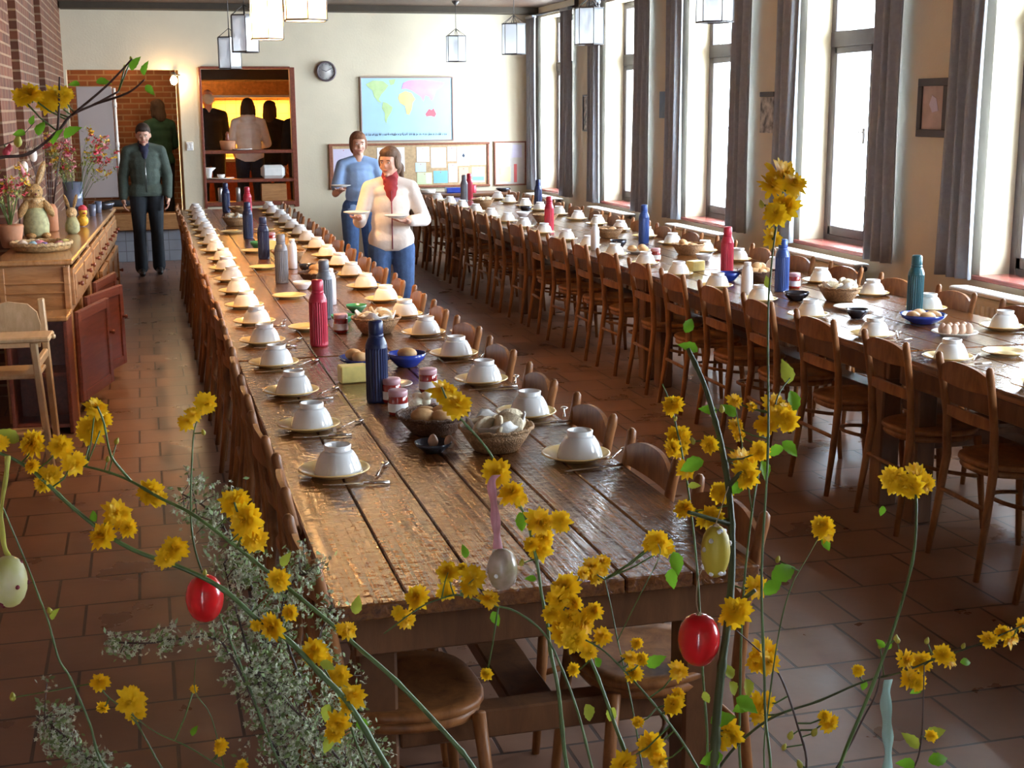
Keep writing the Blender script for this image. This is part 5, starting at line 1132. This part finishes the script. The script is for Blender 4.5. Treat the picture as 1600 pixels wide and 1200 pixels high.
branch(BR, 'green branch running up left behind the red egg to a triple blossom by the aisle', [(790, 1290), (740, 1200), (700, 1150), (620, 1065), (560, 1012), (530, 985), (470, 935), (420, 895), (370, 855), (300, 803), (250, 778), (205, 752), (170, 738), (130, 728)], 1.62, 1.68, .0036,
    [(235, 770, 20), (248, 778, 13), (150, 638, 17), (160, 655, 14), (143, 672, 21), (366, 785, 22), (385, 812, 25), (398, 842, 20), (378, 835, 14), (545, 985, 13), (535, 983, 10)], [(555, 960, 30, 80), (440, 885, 26, 60)], [(182, 690, 8), (168, 718, 7)], [[(205, 752), (178, 720), (170, 700), (162, 660), (152, 635)], [(370, 855), (378, 830), (366, 785)]])
branch(BR, 'thin upright green shoot with a pair of blossoms beside the left table chairs', [(500, 1290), (440, 1200), (380, 1050), (330, 930), (305, 860), (298, 800), (300, 720), (304, 670), (318, 634)], 1.62, 1.7, .0020,
    [(321, 630, 16), (292, 660, 12), (303, 648, 12)], [(305, 645, 14, 60)], [(318, 676, 7)])
branch(BR, 'long thin bare shoot curving down the left edge of the picture', [(260, 1290), (165, 1200), (140, 1130), (110, 1060), (92, 1030), (75, 970), (60, 930), (45, 890), (20, 830), (0, 785), (-40, 720)], 1.55, 1.5, .0018, [], [(80, 968, 22, 60, 1)], [(78, 955, 8)])
branch(BR, 'slender branch with two small blossom heads low on the left', [(330, 1290), (260, 1210), (225, 1150), (205, 1120), (165, 1085), (155, 1066)], 1.6, 1.62, .0016,
    [(156, 1066, 14), (205, 1095, 21), (212, 1112, 15), (160, 1106, 9)], [], [(20, 1090, 10)], [[(225, 1150), (205, 1110)]])
branch(BR, 'small low branch rising to the bottom left with one orange bud cluster', [(480, 1290), (400, 1220), (350, 1200), (290, 1165), (240, 1142), (185, 1100)], 1.6, 1.6, .0015, [(346, 1163, 10), (344, 1172, 9), (378, 1195, 9), (303, 1077, 6)], [(300, 1150, 18, 70)], [], [[(350, 1200), (330, 1120), (305, 1080), (306, 1030)]])
branch(BR, 'blossom laden branch hanging just below the near left table corner', [(640, 1290), (590, 1230), (560, 1170), (540, 1110), (515, 1060), (490, 1015), (478, 990)], 1.58, 1.62, .0022,
    [(490, 1018, 20), (508, 1030, 12), (530, 1056, 17), (552, 1088, 19), (545, 1102, 13), (528, 1130, 18), (522, 1145, 14)], [(515, 1100, 32, -110), (560, 1120, 30, -60), (520, 1150, 30, 240)], [])
branch(BR, 'tall upright branch in the middle with blossoms over the bare table end', [(910, 1290), (885, 1195), (873, 1083), (860, 1017), (855, 973), (846, 927), (838, 873), (822, 810), (805, 780), (785, 745), (760, 700), (708, 640), (690, 605)], 1.6, 1.66, .0030,
    [(776, 738, 21), (800, 770, 19), (812, 780, 13), (843, 815, 21), (877, 815, 16), (850, 838, 14), (842, 857, 19), (830, 850, 12), (692, 612, 20), (713, 632, 22), (700, 620, 16)], [(812, 800, 34, -80, 0), (838, 905, 18, 170)], [(815, 880, 8)], [])
branch(BR, 'arching branch with blossoms across the front edge of the left table', [(950, 1290), (925, 1200), (905, 1120), (880, 1050), (850, 990), (805, 955), (765, 945), (720, 930), (690, 935), (655, 950), (600, 990)], 1.56, 1.6, .0020,
    [(651, 934, 19), (622, 957, 10), (634, 968, 15), (700, 893, 17), (723, 888, 9), (740, 902, 19), (735, 918, 14), (697, 925, 14), (765, 936, 15), (761, 1053, 9)], [(728, 872, 22, 100, 0), (770, 955, 26, -70, 0)], [], [[(720, 930), (730, 915), (740, 905)], [(690, 935), (695, 910), (700, 895)]])
branch(BR, 'densest blossom cluster left of the hanging red egg, bottom centre', [(1010, 1290), (985, 1200), (960, 1130), (935, 1060), (912, 1005), (900, 965), (885, 925)], 1.58, 1.6, .0034,
    [(885, 918, 22), (872, 935, 19), (898, 942, 13), (862, 958, 14), (887, 965, 14), (912, 972, 21), (928, 955, 14), (880, 990, 19), (900, 998, 20), (875, 975, 14), (942, 994, 14), (912, 895, 10), (920, 1018, 13), (896, 1046, 10)], [(930, 1028, 22, -60, 0), (915, 1100, 34, -70, 1), (960, 1105, 30, 250, 1)], [(900, 943, 8)])
branch(BR, 'blossom pair on the thin branch over the right corner of the table end', [(1010, 1290), (1000, 1180), (985, 1090), (965, 1000), (955, 950), (945, 905)], 1.62, 1.7, .0016, [(925, 885, 14), (934, 892, 16), (942, 878, 12), (930, 900, 13), (1028, 848, 18), (1040, 855, 14), (1016, 850, 12)], [(1052, 862, 38, -75, 0), (1050, 888, 34, -90, 0)], [], [[(965, 1000), (1000, 930), (1030, 870), (1028, 850)]])
branch(BR, 'pale straight branch slanting down right under the red egg, with small blossoms', [(1140, 1290), (1090, 1200), (1060, 1150), (1020, 1098), (985, 1058), (945, 1018), (915, 1000)], 1.52, 1.56, .0022, [(986, 1028, 12), (1003, 1030, 10), (990, 1052, 14), (1060, 1048, 15), (1052, 1101, 16), (1060, 1085, 10), (995, 1005, 9), (1016, 1165, 21), (1030, 1190, 14), (975, 1195, 20), (997, 1128, 9)], [(1010, 1040, 34, 30, 0), (1100, 1080, 22, -70)], [])
branch(BR, 'thick dark green stem right of the red egg, blossoms up its whole height', [(1120, 1290), (1117, 1200), (1120, 1120), (1128, 1040), (1136, 980), (1143, 900), (1143, 820), (1138, 760), (1128, 700), (1118, 660), (1100, 600), (1075, 545)], 1.45, 1.6, .0066,
    [(1150, 955, 23), (1140, 968, 16), (1183, 917, 17), (1070, 795, 15), (1127, 770, 16), (1112, 808, 18), (1100, 812, 12), (1162, 722, 22), (1165, 742, 21), (1187, 705, 15), (1108, 695, 14), (1135, 1140, 19), (1145, 1150, 16), (1125, 1160, 14)], [(1100, 720, 42, 200, 0), (1165, 760, 36, 190, 0), (1190, 720, 34, -70), (1145, 1060, 30, 120, 1), (1150, 1090, 40, -30, 0), (1100, 980, 18, 150), (1110, 1130, 42, 20, 0), (1130, 1180, 40, -160, 0)], [(1083, 690, 8), (1128, 640, 9)], [[(1138, 760), (1160, 735)], [(1143, 820), (1115, 812), (1075, 800)], [(1136, 960), (1180, 922)]], m='stem_thick')
branch(BR, 'upright branch with a ladder of blossoms in front of the aisle floor', [(1090, 1290), (1105, 1180), (1098, 1050), (1090, 900), (1080, 800), (1068, 720), (1055, 660), (1048, 632), (1035, 600)], 1.55, 1.65, .0020,
    [(1051, 633, 16), (1060, 682, 18), (1050, 700, 13), (1062, 698, 16), (1074, 733, 15)], [(1075, 760, 20, 10)], [(1055, 655, 6)])
branch(BR, 'leafy branch with triple blossom in front of the right table chairs', [(1150, 1290), (1155, 1150), (1160, 950), (1175, 800), (1190, 720), (1205, 670), (1215, 620), (1235, 590)], 1.58, 1.75, .0020,
    [(1210, 633, 18), (1216, 648, 15), (1196, 664, 17), (1230, 657, 17), (1228, 640, 12), (1148, 627, 12), (1150, 665, 12), (1155, 680, 10), (1175, 635, 8)], [(1235, 610, 44, -80, 0), (1222, 690, 34, -40, 0), (1225, 700, 32, 200, 0), (1232, 600, 40, 100, 1), (1150, 650, 30, 140, 0), (1120, 645, 30, 160, 0), (1090, 550, 34, 150), (1070, 520, 30, 60, 0)], [(1110, 690, 9)], [[(1175, 800), (1160, 700), (1150, 640)]])
branch(BR, 'tall faint branch rising to the big blossoms in front of the windows', [(1190, 1290), (1195, 1100), (1190, 900), (1200, 700), (1200, 500), (1205, 420), (1212, 360), (1222, 310), (1225, 275)], 1.05, 1.1, .0014,
    [(1222, 275, 26), (1208, 290, 20), (1240, 288, 20), (1225, 325, 24), (1212, 335, 18), (1207, 372, 15)], [(1200, 450, 20, 100)], [(1190, 320, 9)], fr=1.0)
branch(BR, 'branch ending in a wide blossom trio over the right-hand floor', [(1260, 1290), (1330, 1150), (1390, 1000), (1425, 880), (1432, 800), (1430, 765)], 1.15, 1.2, .0022, [(1397, 750, 20), (1412, 757, 17), (1432, 745, 20), (1444, 755, 17), (1425, 760, 18)], [(1380, 790, 18, -100)], [])
branch(BR, 'short branch with one drooping blossom and leaf right of the table corner', [(1180, 1290), (1195, 1150), (1215, 1000), (1235, 920), (1262, 870), (1285, 830)], 1.35, 1.45, .0012, [(1284, 822, 17), (1292, 832, 14)], [(1205, 905, 50, 25, 0), (1195, 930, 40, 45, 0), (1285, 840, 24, -60, 0)], [(1215, 875, 8)])
branch(BR, 'branch of two large blossoms in the bottom right quarter', [(1230, 1290), (1260, 1200), (1245, 1130), (1225, 1070), (1208, 1040), (1190, 1020), (1150, 985)], 1.5, 1.55, .0018, [(1193, 1022, 24), (1200, 1035, 18), (1182, 1035, 15), (1192, 1100, 20), (1186, 1115, 17), (1295, 1130, 15), (1288, 1120, 10)], [(1165, 1060, 34, -75, 1), (1140, 1065, 30, -60), (1175, 1100, 34, 200, 0)], [(1235, 1150, 10), (1272, 1145, 10), (1225, 1168, 8), (1250, 1195, 10)], m='stem_d')
branch(BR, 'long low branch reaching the right picture edge with small blossom clumps', [(1080, 1290), (1130, 1190), (1200, 1125), (1280, 1095), (1350, 1065), (1410, 1050), (1460, 1030), (1520, 1010), (1580, 985), (1640, 960)], 1.5, 1.6, .0020, [(1415, 1030, 15), (1440, 1034, 16), (1474, 1022, 15), (1484, 1030, 12), (1422, 1060, 15), (1434, 1066, 13), (1545, 999, 13), (1567, 988, 12), (1578, 996, 15), (1598, 976, 11), (1341, 1048, 9)], [(1500, 1035, 22, 0), (1440, 1075, 20, 200, 0), (1350, 1062, 20, -90)], [(1402, 1000, 9), (1375, 1010, 7), (1448, 1002, 8), (1505, 1010, 7)], m='stem_thick')
branch(BR, 'dark bare twig crossing behind the mint ribbon at lower right', [(1240, 1290), (1310, 1195), (1350, 1120), (1370, 1080), (1378, 1030), (1385, 1010)], 1.5, 1.5, .0016, [], [(1385, 1015, 18, 60), (1382, 1012, 18, 130)], [(1400, 998, 8)], m='stem_d')
branch(BR, 'low leafy tip at the bottom right corner of the picture', [(1330, 1290), (1400, 1230), (1430, 1195), (1440, 1150), (1443, 1080), (1444, 1040)], 1.45, 1.5, .0016, [(1455, 1150, 9)], [(1435, 1170, 34, 130, 1), (1445, 1150, 34, 20, 1), (1450, 1190, 36, 10, 0), (1430, 1195, 30, 170, 0)], [], m='stem_d')
branch(BR, 'dark branch reaching in at upper left with fresh leaves and blurred blossoms', [(300, 1400), (-260, 1150), (-420, 700), (-250, 330), (-80, 262), (0, 246), (45, 240), (90, 205), (112, 180), (150, 162), (185, 143)], 1.45, 1.5, .0030,
    [(48, 147, 18), (35, 152, 14), (88, 152, 20), (75, 160, 16), (100, 148, 13)], [(60, 212, 28, 80, 0), (82, 226, 30, 60, 0), (100, 215, 32, 35, 0), (40, 210, 24, 170, 0), (125, 133, 20, 170, 0), (150, 128, 24, 0, 0), (205, 110, 26, 60, 0), (225, 118, 24, 80, 0), (228, 133, 20, -50, 0)], [(205, 92, 5), (195, 105, 5)], [[(90, 205), (92, 170), (93, 120)], [(112, 180), (160, 140), (190, 110), (206, 92)], [(150, 162), (200, 145), (225, 125)]], m='stem_d')
branch(BR, 'thin twig with red blossoms crossing the left picture edge above the rabbit', [(250, 1400), (-300, 1150), (-460, 760), (-260, 420), (-60, 245), (0, 228), (30, 215), (55, 190)], 1.6, 1.6, .0012, [], [(48, 195, 16, 70, 0)], [(28, 222, 13), (10, 238, 12), (15, 232, 9)], m='stem_d')
for o_ in list(COL.objects)[-4:]:
    if o_.data is BUD: o_.data = BUD.copy(); o_.data.materials[0] = M['fl_red']

# white flowering sprays (tiny blossoms nobody could count)
def spray(label, path, d, spread, n, seed, dense=1.0):
    rr = random.Random(seed); pts = [at(x, y, d) for x, y in path]; low = VASE+Vector((rr.uniform(-.03, .03), rr.uniform(-.03, .03), -.02)); full = [low+Vector((0, 0, -.12)), low, low.lerp(pts[0], .5)+Vector((0, 0, .02))]+pts
    o = empty('spirea_spray', full[0], 0, label, 'flower spray', 'white flower sprays in the vase'); base = full[0]; sm = smooth_path([p-base for p in full]); st = MB(); st.tube(sm, [.0022*(1-.5*i/len(sm)) for i in range(len(sm))], 6)
    body = sm[-6*(len(pts)-1):]; w = MB(); l = MB()
    for i in range(n):
        c = rr.choice(body); off = Vector([rr.gauss(0, 1) for _ in range(3)])*spread*.5; p = c+off
        if i % 3 == 0: st.tube([c, (c+p)/2+Vector((0, 0, .002)), p], .0006, 4)
        for q in range(6):
            e = p+Vector([rr.gauss(0, .0052) for _ in range(3)]); nrm = Vector([rr.gauss(0, 1) for _ in range(3)]).normalized(); a = nrm.orthogonal().normalized(); b_ = nrm.cross(a); r = rr.uniform(.0026, .0044)
            w.add([e]+[e+(a*math.cos(t)+b_*math.sin(t))*r*(1 if k % 2 else .5)+nrm*r*.3 for k, t in enumerate([2*PI*z/10 for z in range(10)])], [(0, 1+k, 1+(k+1) % 10) for k in range(10)])
        for q in range(3):
            e = p+Vector([rr.gauss(0, .006) for _ in range(3)]); dv = Vector([rr.gauss(0, 1) for _ in range(3)]).normalized(); s_ = dv.orthogonal().normalized(); L_ = rr.uniform(.006, .011); l.add([e, e+dv*L_*.5+s_*L_*.25, e+dv*L_, e+dv*L_*.5-s_*L_*.25], [(0, 1, 2, 3)])
    st.build('stems', M['stem_d'], o); tag(w.build('tiny_blossoms', M['white_fl'], o, fix=False), kind='stuff'); tag(l.build('tiny_leaves', M['green_fl'], o, fix=False), kind='stuff')
spray('white spray reaching highest and farthest left, beside the table chairs', [(560, 1290), (470, 1150), (420, 1040), (400, 940), (370, 860), (330, 800), (285, 772)], 1.72, .036, 170, 1)
spray('white spray ending right of the pale chair post at the table corner', [(600, 1290), (540, 1180), (470, 1060), (440, 960), (460, 905), (478, 898)], 1.70, .034, 150, 2)
spray('white spray filling the space right of the left red egg', [(540, 1290), (460, 1190), (415, 1100), (385, 1010), (360, 920), (350, 880)], 1.68, .034, 150, 3)
spray('lowest central white spray below the near left chair', [(600, 1290), (540, 1200), (480, 1130), (430, 1080), (390, 1040)], 1.66, .040, 150, 4)
spray('white spray below the front table corner', [(640, 1290), (590, 1200), (560, 1130), (520, 1060), (500, 1000), (520, 945)], 1.74, .028, 80, 5)
spray('thin white spray lying level below the left red egg', [(520, 1290), (430, 1170), (380, 1060), (340, 1000), (280, 998), (230, 1005), (170, 1003)], 1.64, .012, 70, 6)
spray('small white spray alone in the bottom left corner', [(320, 1290), (170, 1210), (130, 1180), (100, 1150), (65, 1120)], 1.6, .024, 90, 7)

# hanging Easter eggs
EGGM = MB().lathe([(.001, -1.0), (.25, -.975), (.52, -.87), (.76, -.66), (.93, -.35), (1, .0), (.97, .30), (.84, .62), (.62, .85), (.36, .97), (.12, 1.0), (.001, 1.0)], 36)
def hang_egg(x, y, d, wpx, hpx, m, label, ribbon, rm, rw=.0006, flat=1.0, spots=None):
    c = at(x, y, d); r = wpx/2*d/FPX; h_ = hpx/2*d/FPX; o = empty('hanging_easter_egg', c, 0, label, 'easter egg', 'Easter eggs hung on the branches')
    g = MB(); g.add([(v[0]*r, v[1]*r, -v[2]*h_ if 0 else v[2]*h_) for v in EGGM.v], EGGM.f, True); me = g.build('shell', M[m], o)
    pts = [at(a, b_, d)-c for a, b_ in ribbon]
    if rw > .002:
        q = smooth_path(pts, 6); t = MB()
        vs = []; 
        for i, p in enumerate(q): w_ = rw*(1+.15*math.sin(i*.9)); tw = .5*math.sin(i*.35); s_ = (RT*math.cos(tw)+FW*math.sin(tw))*w_; vs += [p-s_+FW*.0004, p+s_+FW*.0004, p+s_-FW*.0004, p-s_-FW*.0004]
        fs = []
        for i in range(len(q)-1):
            for k in range(4): fs.append((4*i+k, 4*i+(k+1) % 4, 4*i+4+(k+1) % 4, 4*i+4+k))
        t.add(vs, fs, True).build('ribbon', M[rm], o)
        MB().tube([pts[-1]*.0+Vector((0, 0, h_*.9)), pts[0]], .0012, 5).build('loop', M[rm], o)
    else: MB().tube(smooth_path(pts, 4), rw, 5).build('thread', M[rm], o); MB().lathe([(.0015, h_*.96), (.0035, h_*1.0), (.003, h_*1.05), (.001, h_*1.1)], 10).build('cap', M[rm], o)
    if spots:
        s_ = MB(); rr = random.Random(spots[1])
        for i in range(spots[2]):
            th, ph = rr.uniform(0, 2*PI), rr.uniform(-1.2, 1.2); n = Vector((math.cos(th)*math.cos(ph), math.sin(th)*math.cos(ph), math.sin(ph)))
            s_.ell((n.x*r*.985, n.y*r*.985, n.z*h_*.985), (.0028, .0028, .0028), 6, 4)
        s_.build('painted_spots', M[spots[0]], o)
    return o
hang_egg(1092, 1000, 1.50, 66, 84, 'egg_red', 'glossy red egg hanging at bottom centre right, left of the thick stem', [(1092, 958), (1088, 940), (1092, 900), (1110, 870)], 'thread')
hang_egg(320, 935, 1.62, 59, 76, 'egg_red', 'red egg hanging at left behind the long arching branch', [(320, 897), (316, 890), (312, 893)], 'thread')
hang_egg(14, 909, 1.50, 56, 82, 'egg_yel', 'marbled yellow-green egg hanging at the left picture edge', [(14, 870), (6, 850), (2, 800), (10, 740), (12, 712)], 'r_yel', .0028, spots=('dkred', 3, 10))
hang_egg(1118, 862, 1.35, 46, 84, 'egg_olive', 'dull yellow egg hanging at the right corner of the table end', [(1118, 820), (1128, 790), (1138, 760)], 'thread', spots=('milk', 5, 14))
hang_egg(785, 890, 1.60, 48, 66, 'egg_paint', 'painted egg on a pink ribbon over the front table edge', [(778, 858), (776, 830), (772, 790), (768, 755), (776, 742)], 'r_pink', .0052, spots=('milk', 8, 10))
hang_egg(1388, 1238, 1.45, 52, 70, 'egg_blue', 'pale blue egg on a mint ribbon, cut off by the lower picture edge', [(1386, 1205), (1388, 1170), (1386, 1130), (1384, 1088), (1388, 1062)], 'r_mint', .0055)
for x, y in ((38, 262), (52, 243)):
    c = at(x, y, 9.4); o = empty('hanging_egg', c, 0, 'white egg hanging from the twigs above the straw rabbit, %s one' % ('lower' if y > 250 else 'upper'), 'easter egg', 'white eggs above the rabbit'); g = MB(); g.add([(v[0]*.026, v[1]*.026, v[2]*.045) for v in EGGM.v], EGGM.f, True).build('shell', M['egg_white'], o); MB().tube([(0, 0, .045), (.01, 0, .12), (.03, .0, .17)], .0015, 5).build('thread', M['thread'], o)
